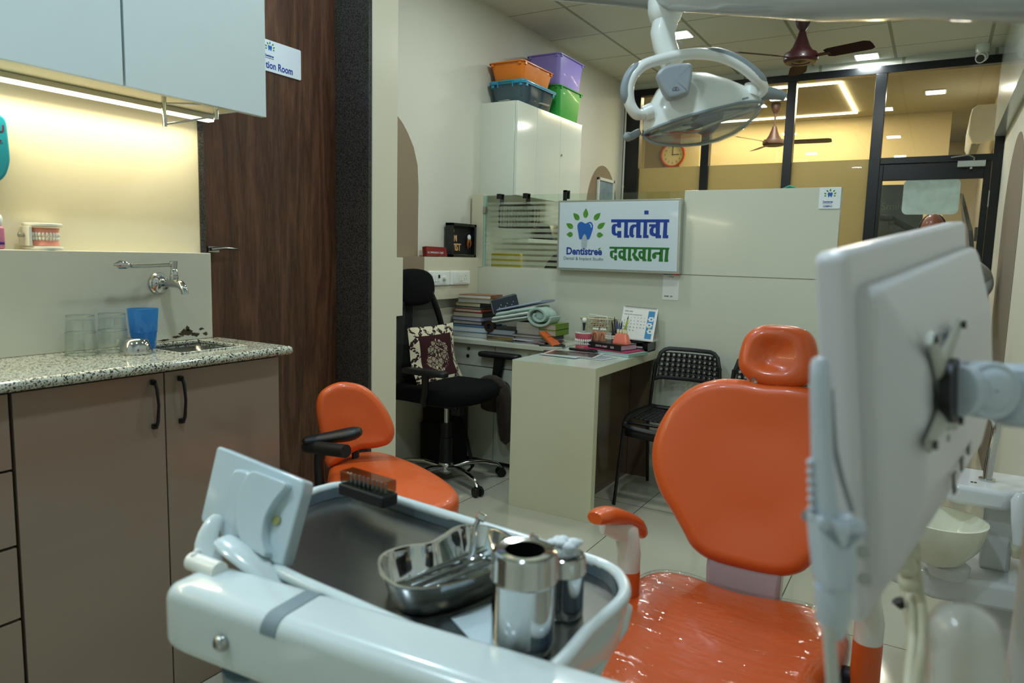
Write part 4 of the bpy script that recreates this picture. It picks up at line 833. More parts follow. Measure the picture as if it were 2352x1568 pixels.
merge(parts[0],'date_numbers'); merge(parts[1],'sunday_numbers')
# pictures / brochures lying on desk
def sheet(lab,c,sx,sy,yaw,z,inner,border='d2d6d4'):
    t=thing('photo_print',lab,'print',(c[0],c[1],z),(0,0,R(yaw)),group='glossy prints on the desk')
    MB().box((-sx/2,-sy/2,0),(sx/2,sy/2,.0012)).build('card',mat('print_'+border,border,.25,coat=.3),t,smooth=0,local=True)
    if inner: MB().box((-sx/2+.016,-sy/2+.014,.0012),(sx/2-.016,sy/2-.014,.0014)).build('picture',inner,t,smooth=0,local=True)
mpic=mat('picture_dark','4b3a3c',.25,var=.9,scale=45,coat=.3); nt,b,L=nodes(mpic)
tc=nt.nodes.new('ShaderNodeTexCoord'); nn=nt.nodes.new('ShaderNodeTexNoise'); nn.inputs['Scale'].default_value=38; nn.inputs['Detail'].default_value=4; L(tc.outputs['Object'],nn.inputs['Vector'])
r_=ramp(nt,[(.36,'141013'),(.46,'4a2226'),(.52,'6d6668'),(.60,'22262a'),(.68,'8c8a88')]); L(nn.outputs[0],r_.inputs[0]); L(r_.outputs[0],b.inputs['Base Color'])
pic2=mat('picture_mono','8f9aa0',.3,var=.6,scale=30)
sheet('dark red brochure at the bottom left of the prints',(-1.70,3.44),.22,.16,25,ZT+.0002,mpic,'3a2a28')
sheet('pale print with dark image sticking out on the right',(-1.53,3.40),.26,.17,-8,ZT+.0018,pic2)
sheet('thin white print lying beneath the large photo',(-1.655,3.35),.22,.15,-2,ZT+.0034,None,'b9c6cc')
sheet('large white-bordered collage photo on top of the prints',(-1.625,3.405),.29,.19,8,ZT+.005,mpic)
t=thing('remote_control','slim black remote between the prints and the diary','remote',(-1.62,3.52,ZT+.007)); MB().pad(rrect(.17,.036,.012),.014,.005,M=Matrix.Translation((-1.625,3.528,ZT+.0066))@Matrix.Rotation(R(-6),4,'Z')).build('body',mdev,t)
# ---------------------------------------------------------------- wall picture beyond
t=thing('wall_picture','small white-framed landscape picture in the far beige arch','picture',(-2.64,6.1,1.75))
q=MB()
for a,b_ in (((-2.659,5.93,1.72),(-2.64,5.955,1.975)),((-2.659,6.27,1.72),(-2.64,6.295,1.975)),((-2.659,5.93,1.95),(-2.64,6.295,1.975)),((-2.659,5.93,1.72),(-2.64,6.295,1.745))): q.box(a,b_)
q.build('frame',mat('switch_white','e2e8e2',.25),t,smooth=0,bevel=.002)
MB().box((-2.658,5.95,1.74),(-2.650,6.28,1.955)).build('landscape',mat('landscape','7f97a8',.4,var=.45,scale=12),t,smooth=0)
# ---------------------------------------------------------------- behind the partition glass
mgm=mat('gunmetal_wire','2d3134',.4,.5)
t=thing('wire_basket','dark wire basket hanging from the glass top by two hooks','basket',(-2.2,4.0,1.46)); q=MB(); ya,yb2=3.975,4.07
xa,xb_=P(1147,500,y=3.975).x,P(1222,500,y=3.975).x; za,zb2=1.445,1.585
q.tube([(xa,ya,za),(xa,ya,zb2-.01),(xa+.012,ya,zb2),(xb_-.012,ya,zb2),(xb_,ya,zb2-.01),(xb_,ya,za)],.006,n=8)
q.tube([(xa,yb2,za),(xa,yb2,zb2),(xb_,yb2,zb2),(xb_,yb2,za)],.0035,n=8)
for k in range(12): x=xa+(xb_-xa)*k/11; q.tube([(x,ya,zb2),(x,ya,za),(x,yb2,za),(x,yb2,zb2)],.0028,n=6)
for z_ in (za,): q.tube([(xa,ya,z_),(xb_,ya,z_),(xb_,yb2,z_),(xa,yb2,z_),(xa,ya,z_)],.003,n=6)
for k in range(5): y=ya+(yb2-ya)*k/4; q.tube([(xa,y,zb2),(xa,y,za),(xb_,y,za),(xb_,y,zb2)],.0015,n=6)
q.build('wire_cage',mgm,t)
for px in (1153,1213):
    x=P(px,460,y=3.96).x; MB().box((x-.015,3.958,zb2-.005),(x+.015,3.964,1.648)).box((x-.015,3.92,1.6455),(x+.015,3.964,1.652)).box((x-.015,3.918,1.62),(x+.015,3.923,1.652)).build('hook',mhb,t,smooth=0,bevel=.001)
t=thing('glass_hook','black hook clipped over the glass by the sign board','hook',(-1.95,3.93,1.6)); x=P(1298,455,y=3.93).x
MB().box((x-.012,3.924,1.60),(x+.012,3.934,1.665)).box((x-.012,3.924,1.652),(x+.012,3.965,1.665)).box((x-.002,3.955,1.615),(x+.016,3.965,1.665)).build('clip',mhb,t,smooth=0,bevel=.002)
t=thing('low_chair','yellow chair back seen through the partition glass','chair',(-2.45,4.16,0)); p0,p1=P(1133,572,y=4.16),P(1202,572,y=4.16)
MB().pad(rrect(p1.x-p0.x,.22,.02),.03,.01,M=frame(((p0.x+p1.x)/2,4.16,1.175),FX,FZ)).build('backrest',mat('yellow_plastic','c9ae18',.4),t)
q=MB(); 
for xx in (p0.x+.03,p1.x-.03): q.cyl((xx,4.17,0),(xx,4.17,1.1),.012)
q.build('legs_frame',mgm,t)
t=thing('high_chair','rounded black chair behind the striped partition glass','chair',(-2.0,4.7,0)); MB().pad(spl([V(p) for p in ((-.15,-.3),(-.14,-.02),(-.06,.12),(.06,.17),(.2,.15),(.26,.02),(.26,-.3))],5),.05,.02,M=frame((P(1290,600,y=4.7).x,4.7,1.15),FX,FZ)).build('backrest',mat('black_fabric','0f1113',.9,var=.1),t)
MB().cyl((P(1290,600,y=4.7).x,4.69,0),(P(1290,600,y=4.7).x,4.69,.9),.025).build('post',mgm,t)
t=thing('wall_shelf','white shelf on the left wall seen through the partition glass','shelf',(-2.5,4.8,1.38)); MB().box((WALLX,4.35,1.36),(-2.45,5.3,1.385)).build('board',mwhite,t,smooth=0)
t=thing('dark_device','dark wedge-shaped device on the shelf behind the glass','device',(-2.5,4.8,1.386)); MB().loft([[V((x,4.75,z_)) for x,z_ in ((-2.64,1.386),(-2.46,1.386),(-2.50,1.50),(-2.60,1.52))],[V((x,5.1,z_)) for x,z_ in ((-2.64,1.386),(-2.46,1.386),(-2.50,1.50),(-2.60,1.52))]]).build('body',mdev,t,smooth=0,bevel=.004)
t=thing('side_table','white table with clutter behind the glass','table',(-2.3,4.5,0)); MB().box((-2.655,4.25,1.05),(-2.2,4.65,1.08)).build('top',mwhite,t,smooth=0); MB().box((-2.655,4.27,0),(-2.25,4.63,1.05)).build('body',mwhite,t,smooth=0)
q=MB(); pc_=P(1812,433,y=4.05); tag(q.tube([V((pc_.x-.06,4.05,1.640)),V((pc_.x-.02,4.04,1.652)),V((pc_.x+.01,4.02,1.662)),V((pc_.x+.05,4.03,1.648)),V((pc_.x+.07,4.04,1.60))],[.012,.016,.018,.014,.01],n=10,flat=.5,up=(0,0,1)).build('green_cloth',mat('surgical_green','2f8f78',.8)),'green cloth showing above the white partition','cloth')
# ================================================================ SEATING
mor=mat('orange_vinyl','ca5620',.34,var=.03,scale=5,coat=.2,bump=.02,bscale=25); mor2=mat('orange_vinyl_edge','a83c10',.35,coat=.3)
mblk=mat('black_plastic','0c0d0f',.45,var=.1); mfab=mat('black_mesh_fabric','060708',.95,var=.2,scale=200,spec=.2); mblm=mat('black_powder_coat','0b0c0d',.35,var=.08)
# ---- office chair, faces +x
OX,OY=-2.284,3.184
t=oc=thing('office_chair','black mesh office chair with headrest beside the desk','chair',(OX,OY,0))
def O(x,y,z): return V((OX+x,OY+y,z))
q=MB().lathe([(.001,.045),(.03,.045),(.045,.06),(.045,.095),(.034,.11),(.001,.11)],M=T(OX,OY,0)); q.build('hub',mchrome,t)
MB().lathe([(.036,.10),(.036,.25),(.031,.25),(.031,.33),(.001,.33)],M=T(OX,OY,0)).build('gas_cover',mblk,t); MB().cyl(O(0,0,.32),O(0,0,.46),.014).build('gas_piston',mchrome,t)
a0=math.atan2(3.015+.03-OY,-1.956-OX); 
for k in range(5):
    a=a0+k*2*PI/5; d_=V((math.cos(a),math.sin(a),0))
    MB().tube([O(0,0,.08)+d_*.03,O(0,0,.098)+d_*.12,O(0,0,.096)+d_*.22,O(0,0,.078)+d_*.30,O(0,0,.05)+d_*.325],[.022,.019,.017,.016,.012],n=12,flat=.75,up=(0,0,1)).build('base_spoke',mchrome,t,label='chrome base spoke')
    c=O(0,0,0)+d_*.325; sd=V((-d_.y,d_.x,0)); q=MB()
    for s in (-1,1): q.cyl(c+sd*s*.010+V((0,0,.0265)),c+sd*s*.024+V((0,0,.0265)),.026,n=20)
    q.tube([c+V((0,0,.055))+d_*.0,c+V((0,0,.045))],[.02,.018],n=12); q.build('caster',mblk,t)
MB().cbox(O(0.02,0,.455),(.20,.16,.05)).cbox(O(.10,-.04,.44),(.06,.05,.09)).build('mechanism',mblk,t,bevel=.008)
so_=[V(p) for p in ((-.24,-.20),(-.24,.20),(-.1,.245),(.10,.25),(.22,.20),(.265,.08),(.265,-.08),(.22,-.20),(.10,-.25),(-.1,-.245))]
MB().pad(spl(so_,4),.085,.035,M=T(OX,OY,.475),crown=.012).build('seat_cushion',mfab,t)
# backrest: curved mesh panel with frame
def bk(u_,v_): # u lateral(-1..1), v 0..1
    z=.56+.48*v_; x=-.205-.03*math.sin(PI*v_*.9)+.03*u_*u_; wd=.245*(1 if v_<.5 else 1-(v_-.5)**1.5*1.55); return O(x,u_*wd-.02*v_,z)
q=MB(); n=14; q.loft([[bk(-1+2*i/n,j/10) for i in range(n+1)] for j in range(11)],False,False,closed=False)
mmesh=mat('mesh_back','202326',.8,var=.3,scale=300,alpha=.62); q.build('mesh_back',mmesh,t,solid=.004)
fr_=[bk(-1,v/8) for v in range(9)]+[bk(1,1-v/8) for v in range(9)]
MB().tube(fr_+[fr_[0]],.022,n=10,caps=False,flat=.6,up=(1,0,0)).build('back_frame',mblk,t)
MB().tube([O(-.16,0,.46),O(-.27,0,.48),O(-.285,0,.62),O(-.275,0,.85),O(-.245,-.03,1.02)],[.03,.03,.028,.022,.02],n=12).build('back_spine',mblk,t)
ho=[V(p) for p in ((-.145,-.02),(-.13,.055),(-.06,.085),(.06,.085),(.13,.055),(.145,-.02),(.10,-.08),(0,-.09),(-.10,-.08))]
MB().pad([(p.x*1.17,p.y*1.15) for p in spl(ho,4)],.07,.033,M=frame(O(-.245,-.04,1.075),(0,1,0),(-.10,0,1),None),crown=.012).build('headrest',mfab,t)
for s in (-1,1):
    zt_=.665 if s<0 else .695; yy=s*(.25 if s<0 else .36)
    ar=MB().pad(spl([V(p) for p in ((-.13,-.035),(-.12,.03),(0,.04),(.12,.03),(.135,0),(.12,-.03),(0,-.04))],4),.03,.012,M=T(OX+.02+(.02 if s<0 else .10),OY+yy,zt_-.028)).build('arm_pad',mblk,t)
    MB().tube([O(.0,s*.21,.475),O(.02,yy*.97,.49),O(.04 if s<0 else .10,yy,.55),O(.04 if s<0 else .12,yy,zt_-.02)],[.025,.028,.030,.034],n=12,flat=.5,up=(0,1,0)).build('arm_post',mblk,t)
# ---- cushion on it
mcu=mat('tapestry','e0dcc4',.9,var=.04); nt,b,L=nodes(mcu)
tc=nt.nodes.new('ShaderNodeTexCoord'); sp=nt.nodes.new('ShaderNodeSeparateXYZ'); L(tc.outputs['UV'],sp.inputs[0])
def mth(op,a,b_=None,c=None):
    n_=nt.nodes.new('ShaderNodeMath'); n_.operation=op
    for i,x in enumerate((a,b_,c)):
        if x is None: continue
        if isinstance(x,(int,float)): n_.inputs[i].default_value=x
        else: L(x,n_.inputs[i])
    return n_.outputs[0]
U,Vv=sp.outputs[0],sp.outputs[1]
ax=mth('ABSOLUTE',mth('SUBTRACT',U,.5)); ay=mth('ABSOLUTE',mth('SUBTRACT',Vv,.5))
inner=mth('MULTIPLY',mth('LESS_THAN',ax,.355),mth('LESS_THAN',ay,.355))
vo=nt.nodes.new('ShaderNodeTexVoronoi'); vo.inputs['Scale'].default_value=9; L(tc.outputs['UV'],vo.inputs['Vector'])
vo2=nt.nodes.new('ShaderNodeTexVoronoi'); vo2.inputs['Scale'].default_value=13; L(tc.outputs['UV'],vo2.inputs['Vector']); vo2.feature='DISTANCE_TO_EDGE'
rad=mth('SQRT',mth('ADD',mth('POWER',mth('MULTIPLY',ax,1.15),2),mth('POWER',ay,2)))
wob=nt.nodes.new('ShaderNodeTexNoise'); wob.inputs['Scale'].default_value=9; L(tc.outputs['UV'],wob.inputs['Vector'])
bouq=mth('LESS_THAN',mth('ADD',rad,mth('MULTIPLY',mth('SUBTRACT',wob.outputs[0],.5),.25)),.27)
pet=mth('MULTIPLY',bouq,mth('MULTIPLY',mth('GREATER_THAN',vo2.outputs['Distance'],.07),mth('GREATER_THAN',mth('SINE',mth('MULTIPLY',vo.outputs['Distance'],34)),-.35)))
zig=mth('ABSOLUTE',mth('SUBTRACT',mth('FRACT',mth('MULTIPLY',mth('ADD',U,Vv),3.6)),.5)); zig2=mth('ABSOLUTE',mth('SUBTRACT',mth('FRACT',mth('MULTIPLY',mth('SUBTRACT',U,Vv),3.6)),.5))
fl=mth('LESS_THAN',mth('MINIMUM',zig,zig2),.16)
saw=nt.nodes.new('ShaderNodeTexVoronoi'); saw.inputs['Scale'].default_value=34; L(tc.outputs['UV'],saw.inputs['Vector'])
bord=mth('MULTIPLY',fl,mth('LESS_THAN',saw.outputs['Distance'],.62))
m1=nt.nodes.new('ShaderNodeMix'); m1.data_type='RGBA'; L(bord,m1.inputs[0]); m1.inputs[6].default_value=lin('d9d4b8'); m1.inputs[7].default_value=lin('2d1016')
m2=nt.nodes.new('ShaderNodeMix'); m2.data_type='RGBA'; L(pet,m2.inputs[0]); m2.inputs[6].default_value=lin('33070f'); m2.inputs[7].default_value=lin('c2bb9f')
m3=nt.nodes.new('ShaderNodeMix'); m3.data_type='RGBA'; L(inner,m3.inputs[0]); L(m1.outputs[2],m3.inputs[6]); L(m2.outputs[2],m3.inputs[7]); L(m3.outputs[2],b.inputs['Base Color'])
N=16; q=MB(); 
def cuv(i,j,front):
    u_=i/N-.5; v_=j/N-.5; bul=(1-(2*abs(u_))**4)*(1-(2*abs(v_))**4)
    w_=.425*u_*(1-.04*(1-(2*v_)**2)); h_=.335*v_*(1-.04*(1-(2*u_)**2)); sag=.05*max(0,-v_-.1)**1*2.6
    return V((h_*-.10+(.035*bul if front else -.035*bul)+sag,w_,h_))
vf=[cuv(i,j,True) for j in range(N+1) for i in range(N+1)]; vb=[cuv(i,j,False) for j in range(N+1) for i in range(N+1)]
cc=V((-2.405,3.215,.70)); q.add([cc+p for p in vf],[(j*(N+1)+i,j*(N+1)+i+1,(j+1)*(N+1)+i+1,(j+1)*(N+1)+i) for j in range(N) for i in range(N)])
cush=q.build('cushion',mcu,origin=(-2.395,3.20,.54)); uv=cush.data.uv_layers.new(name='UVMap')
for p in cush.data.polygons:
    for li,vi in zip(p.loop_indices,p.vertices): uv.data[li].uv=((vi%(N+1))/N,(vi//(N+1))/N)
tag(cush,'maroon and cream floral tapestry cushion on the office chair','cushion')
q=MB(); q.add([cc+p for p in vb],[(j*(N+1)+i+1,j*(N+1)+i,(j+1)*(N+1)+i,(j+1)*(N+1)+i+1) for j in range(N) for i in range(N)]); q.build('back_cover',mat('maroon_cloth','571019',.9),cush)
# ---- jacket and bag
mj=mat('jacket_brown','2b2114',.9,var=.2,bump=.3,bscale=30,sheen=.2)
t=thing('jacket','dark brown jacket hanging from the office chair arm','jacket',(-2.15,3.5,.2))
MB().tube([V((-2.27,3.49,.53)),V((-2.21,3.50,.56)),V((-2.13,3.49,.55)),V((-2.09,3.48,.50))],[.02,.032,.03,.025],n=12,flat=.6).build('collar_fold',mj,t,sub=1)
MB().loft([[V((-2.29+.0,3.50,z)),V((-2.20,3.475,z)),V((-2.10,3.49,z)),V((-2.06+dx,3.53,z)),V((-2.12,3.555,z)),V((-2.24,3.55,z))] for z,dx in ((.545,-.03),(.50,.0),(.45,.0),(.38,-.0),(.345,-.02))]).build('body',mj,t,sub=2)
MB().tube([V((-2.12,3.50,.53)),V((-2.09,3.48,.45)),V((-2.08,3.47,.32)),V((-2.065,3.47,.17))],[.045,.052,.05,.043],n=14,flat=.7,up=(0,1,0)).build('sleeve',mj,t,sub=1)
mbag=mat('bag_black','0a0b0e',.8,var=.2,bump=.2,bscale=40)
t=thing('backpack','black backpack standing on the floor behind the office chair','bag',(-2.5,3.46,0))
MB().pad(rrect(.26,.17,.05),.42,.05,M=T(-2.49,3.46,.001),crown=.015).build('body',mbag,t); MB().pad(rrect(.2,.05,.02),.24,.02,M=T(-2.49,3.36,.03)).build('front_pocket',mbag,t)
MB().tube([V((-2.38,3.41,.36)),V((-2.30,3.36,.30)),V((-2.24,3.33,.20)),V((-2.20,3.33,.06)),V((-2.25,3.35,.012)),V((-2.34,3.38,.012))],.012,n=8,flat=.4).build('strap',mbag,t)
# ---- orange operator stool
st=thing('stool','orange padded operator stool with black swivel armrest','stool',(-1.42,1.76,0))
n_=V((.70,-.70,.14)).normalized(); pc_=W(818,955,2.42); xr=V((0,0,1)).cross(n_).normalized()*-1; yr=n_.cross(xr)*-1
xr=V((0,0,1)).cross(n_).normalized(); yr=n_.cross(xr)
def onpl(lst,p0,n,x,y): 
    o=[]
    for px,py in lst: p=PN(px,py,p0,n)-p0; o.append(V((p.dot(x),p.dot(y),0)))
    return o
out=onpl([(726,945),(733,905),(765,882),(800,878),(845,892),(885,935),(907,985),(898,1018),(865,1030),(820,1036),(770,1070),(748,1068),(738,1010)],pc_,n_,xr,yr)
ol=[(p.x,p.y) for p in spl(out,5)]
MB().pad(ol,.05,.022,M=frame(pc_-n_*.05,xr,yr,n_),crown=.010,back=.004,dish=lambda x,y:-.012).build('backrest',mor,st)
se=[P(px,py,z=.535) for px,py in ((752,1092),(765,1060),(815,1045),(875,1043),(940,1062),(1000,1090),(1048,1125),(1052,1150),(1020,1172),(960,1185),(880,1190),(800,1165),(752,1130))]
sc=sum(se,V())/len(se)
MB().pad([(p.x,p.y) for p in spl(se,5)],.075,.03,M=T(0,0,.475),crown=.012).build('seat',mor,st)
MB().tube([(p.x,p.y,.482) for p in spl([s_+(sc-s_)*.03 for s_ in se],5)]+[(se[0].x,se[0].y,.482)],.006,n=6,caps=False).build('piping',mor2,st)
sx_,sy_=sc.x,sc.y
MB().cyl((sx_,sy_,.08),(sx_,sy_,.30),.03).cyl((sx_,sy_,.29),(sx_,sy_,.478),.018).build('column',mchrome,st)
for k in range(5):
    a=R(20+72*k); d_=V((math.cos(a),math.sin(a),0)); o_=V((sx_,sy_,0))
    MB().tube([o_+V((0,0,.09)),o_+d_*.12+V((0,0,.085)),o_+d_*.25+V((0,0,.06))],[.025,.02,.014],n=10,flat=.7,up=(0,0,1)).build('base_spoke',mchrome,st)
    MB().cyl(o_+d_*.26+V((-.012*d_.y,.012*d_.x,.026)),o_+d_*.26+V((.012*d_.y,-.012*d_.x,.026)),.0255,n=18).build('caster',mblk,st)
ap=[W(px,py,d_) for px,py,d_ in ((690,1013,2.18),(735,1008,2.2),(785,1000,2.2),(815,995,2.2),(833,988,2.2))]
MB().tube(ap,[.022,.026,.034,.036,.018],n=14,flat=.62,up=(0,0,1)).build('armrest_pad',mblk,st,sub=1)
MB().cyl(W(705,1025,2.2),W(795,1036,2.1),.020,n=20).build('adjust_knob',mblk,st)
MB().tube([W(738,1025,2.2),W(733,1060,2.2),W(735,1110,2.22),P(760,1120,z=.47)],[.02,.016,.016,.014],n=10).build('armrest_post',mblk,st)
MB().tube([pc_-n_*.045,pc_-n_*.075-V((0,0,.1)),V((pc_.x,pc_.y,.50))-n_*.03,V((sx_-.08,sy_+.03,.473))],[.02,.018,.016,.016],n=10,flat=.6).build('back_bracket',mblk,st)
# ---- perforated chairs
def perf(w_,h_,nx,ny,r,f,th=.006):
    q=MB()
    for j in range(ny):
        for i in range(nx):
            x0,x1,y0,y1=-w_/2+w_*i/nx,-w_/2+w_*(i+1)/nx,h_*j/ny,h_*(j+1)/ny; cx,cy=(x0+x1)/2,(y0+y1)/2
            o=[(x1,cy),(x1,y1),(cx,y1),(x0,y1),(x0,cy),(x0,y0),(cx,y0),(x1,y0)]; a=[(cx+r*math.cos(PI*k/4),cy+r*math.sin(PI*k/4)) for k in range(8)]
            vs=[f(*p) for p in o]+[f(*p) for p in a]; q.add(vs,[(k,(k+1)%8,8+(k+1)%8,8+k) for k in range(8)])
    return q
def adde(x,y,yaw,label):
    t=thing('stacking_chair',label,'chair',(x,y,0),(0,0,yaw),group='black perforated chairs by the partition')
    def bf(u_,v_): return V((u_*(1-.06*v_/.17),.20+.02*v_/.17+.03*(1-(u_/.18)**2)*1.0,.605+v_))
    q=perf(.335,.135,11,5,.0078,lambda a,b_: bf(a,b_+.018))
    q.build('backrest',mblk,t,local=True,solid=.006)
    e=[bf(-.185,.0),bf(-.178,.09),bf(-.166,.145),bf(-.145,.165)]+[bf(-.12+.24*k/6,.172) for k in range(7)]+[bf(.145,.165),bf(.166,.145),bf(.178,.09),bf(.185,0)]+[bf(.15-.30*k/6,.012) for k in range(7)]
    MB().tube(e+[e[0]],.0115,n=8,caps=False,flat=.55,up=(0,1,0)).build('back_rim',mblk,t,local=True)
    def sf(u_,v_): return V((u_,-.20+v_,.452-.012*(1-(u_/.2)**2)-(.0 if v_>.05 else (.05-v_)*.8)))
    q=perf(.33,.30,13,9,.0065,lambda a,b_: sf(a,b_+.06)); q.build('seat',mblk,t,local=True,solid=.005)
    rim=[sf(a,b_) for a,b_ in ((-.19,.02),(-.195,.1),(-.185,.38),(-.15,.40),(.15,.40),(.185,.38),(.195,.1),(.19,.02),(.17,.0),(0,-.005),(-.17,0))]
    MB().tube(spl(rim,3)+[rim[0]],.017,n=8,caps=False,flat=.8).build('seat_rim',mblk,t,local=True)
    q=MB(); q.loft([[sf(-.18+.36*i/8,.0)+V((0,-.012*math.sin(PI*j/4*.9),-.045*j/4)) for i in range(9)] for j in range(5)],False,False,closed=False); q.build('seat_apron',mblk,t,local=True,solid=.005)
    for s in (-1,1):
        MB().tube([(s*.212,-.24,0),(s*.205,-.20,.25),(s*.195,-.18,.44)],.009,n=10).build('leg',mblm,t,local=True)
        MB().tube([(s*.208,.25,0),(s*.195,.17,.38),(s*.185,.165,.46),(s*.183,.19,.60),(s*.178,.205,.70)],.009,n=10).build('leg',mblm,t,local=True)
    MB().cyl((-.2,-.185,.43),(.2,-.185,.43),.008,n=8).build('crossbar',mblm,t,local=True); return t
ch0=adde(-1.128,3.60,0,'black perforated chair just right of the cream desk')
dup(ch0,(-.700,3.60,0),0,label='black perforated chair hidden behind the orange dental chair')
# ================================================================ DENTAL CHAIR
dc=thing('dental_chair','large orange dental chair with headrest and plastic-wrapped seat','dental chair',(-.35,1.6,0))
CX=-.35; n_=V((0,-math.cos(R(15)),math.sin(R(15)))); up_=V((0,math.sin(R(15)),math.cos(R(15)))); p0=V((CX,1.72,.50))
half=[(.0,.020),(.08,.024),(.13,.045),(.158,.078),(.19,.118),(.236,.172),(.266,.242),(.268,.312),(.24,.391),(.189,.452),(.124,.483),(.06,.490),(0,.486)]
o2=[V((-a,b_,0)) for a,b_ in half]+[V((a,b_,0)) for a,b_ in half[-2:0:-1]]
MB().pad([(p.x,p.y) for p in spl(o2,4)],.075,.030,M=frame(p0-n_*.075,(1,0,0),up_,n_),crown=.004,dish=lambda x,y:-.018*(1-min(1,(x/.22)**2)),steps=6,rings=6).build('backrest',mor,dc)
MB().pad([(p.x*.94,.25+(p.y-.25)*.94) for p in spl(o2,4)],.05,.02,M=frame(p0-n_*.122,(1,0,0),up_,n_)).build('back_shell',mat('shell_white','c9cbcf',.3,coat=.3),dc)
hn=V((0,-.97,.24)).normalized(); hu=V((0,.24,.97)); hp=V((-.348,1.865,.0)); 
ho=onpl([(1693,838),(1697,800),(1712,765),(1745,745),(1785,743),(1830,748),(1862,765),(1876,800),(1877,838),(1862,872),(1830,888),(1785,890),(1735,880),(1708,862)],V((-.348,1.865,1.02)),hn,V((1,0,0)),hu)
def hd(x,y): return -.030*math.exp(-((x)/.055)**2-((y-.015)/.05)**2)
MB().pad([(p.x,p.y) for p in spl(ho,4)],.062,.028,M=frame(V((-.348,1.865,1.02))-hn*.055,(1,0,0),hu,hn),crown=.006,dish=hd,steps=6,rings=7).build('headrest',mor,dc)
MB().tube([V((-.375,1.875,.93)),V((-.375,1.86,.98))],.010,n=8).tube([V((-.32,1.875,.93)),V((-.32,1.86,.98))],.010,n=8).cbox((-.348,1.885,.975),(.10,.03,.03)).build('headrest_bars',mchrome,dc)
def film(name,sc_,st2,bs):
    m=thin_glass(name,'fbfbfb',.03,rough=.07); nt=m.node_tree; g_=[n for n in nt.nodes if n.type=='BSDF_GLOSSY'][0]
    tc=nt.nodes.new('ShaderNodeTexCoord'); mp=nt.nodes.new('ShaderNodeMapping'); mp.inputs['Scale'].default_value=st2; mp.inputs['Rotation'].default_value=(0,0,.5)
    nz=nt.nodes.new('ShaderNodeTexNoise'); nz.inputs['Scale'].default_value=sc_; nz.inputs['Detail'].default_value=3; nz.inputs['Distortion'].default_value=1.2
    bp=nt.nodes.new('ShaderNodeBump'); bp.inputs['Strength'].default_value=bs; bp.inputs['Distance'].default_value=.012
    nt.links.new(tc.outputs['Object'],mp.inputs[0]); nt.links.new(mp.outputs[0],nz.inputs['Vector']); nt.links.new(nz.outputs[0],bp.inputs['Height']); nt.links.new(bp.outputs[0],g_.inputs['Normal']); return m
mpl=film('cling_film',14,(1,3,1),.6)
MB().pad([(p.x*1.02,p.y*1.02) for p in spl(ho,4)],.03,.012,M=frame(V((-.348,1.862,1.02))-hn*.06,(1,0,0),hu,hn)).build('headrest_wrap',mpl,dc)
# seat
ZS=.466
so_=[V(p) for p in ((-.13,1.77,0),(-.21,1.75,0),(-.25,1.68,0),(-.25,1.58,0),(-.22,1.45,0),(-.215,1.25,0),(-.21,.95,0),(-.18,.72,0),(0,.66,0),(.18,.72,0),(.21,.95,0),(.215,1.25,0),(.22,1.45,0),(.25,1.58,0),(.25,1.68,0),(.21,1.75,0),(.13,1.77,0),(0,1.745,0))]
sp2=[(p.x+CX,p.y) for p in spl(so_,4)]
def sdish(x,y): 
    u_=abs(x-CX)/.22; return .022*min(1,u_)**2*max(0,min(1,(y-1.2)/.4))-.012
MB().pad(sp2,.085,.035,M=T(0,0,ZS-.085),crown=.0,dish=sdish,steps=6,rings=8).build('seat',mor,dc)
mwr=film('plastic_wrap',5.5,(1,4,1),.9)
MB().pad([(CX+(x-CX)*1.012,1.22+(y-1.22)*1.008) for x,y in sp2],.09,.036,M=T(0,0,ZS-.084),crown=.0,dish=sdish,steps=6,rings=14).build('seat_wrap',mwr,dc)
mbr=mat('bracket_mauve','a89ba0',.25,var=.03,coat=.4)
MB().loft([[V((CX+s*.088*k,y,z)) for s,y in ((-1,1.735+dy),(1,1.735+dy),(1,1.79+dy),(-1,1.79+dy))] for z,k,dy in ((.30,1,.02),(.40,1,.012),(.50,1.02,0),(.56,1.02,.015))]).build('back_bracket',mbr,dc,bevel=.01,smooth=30)
MB().pad(rrect(.36,.75,.08),.30,.03,M=T(CX,1.30,.07)).build('lift_body',mat('shell_white','c9cbcf',.3,coat=.3),dc)
MB().pad(rrect(.46,.9,.12),.07,.02,M=T(CX,1.35,.001)).build('floor_base',mat('shell_white','c9cbcf',.3,coat=.3),dc)
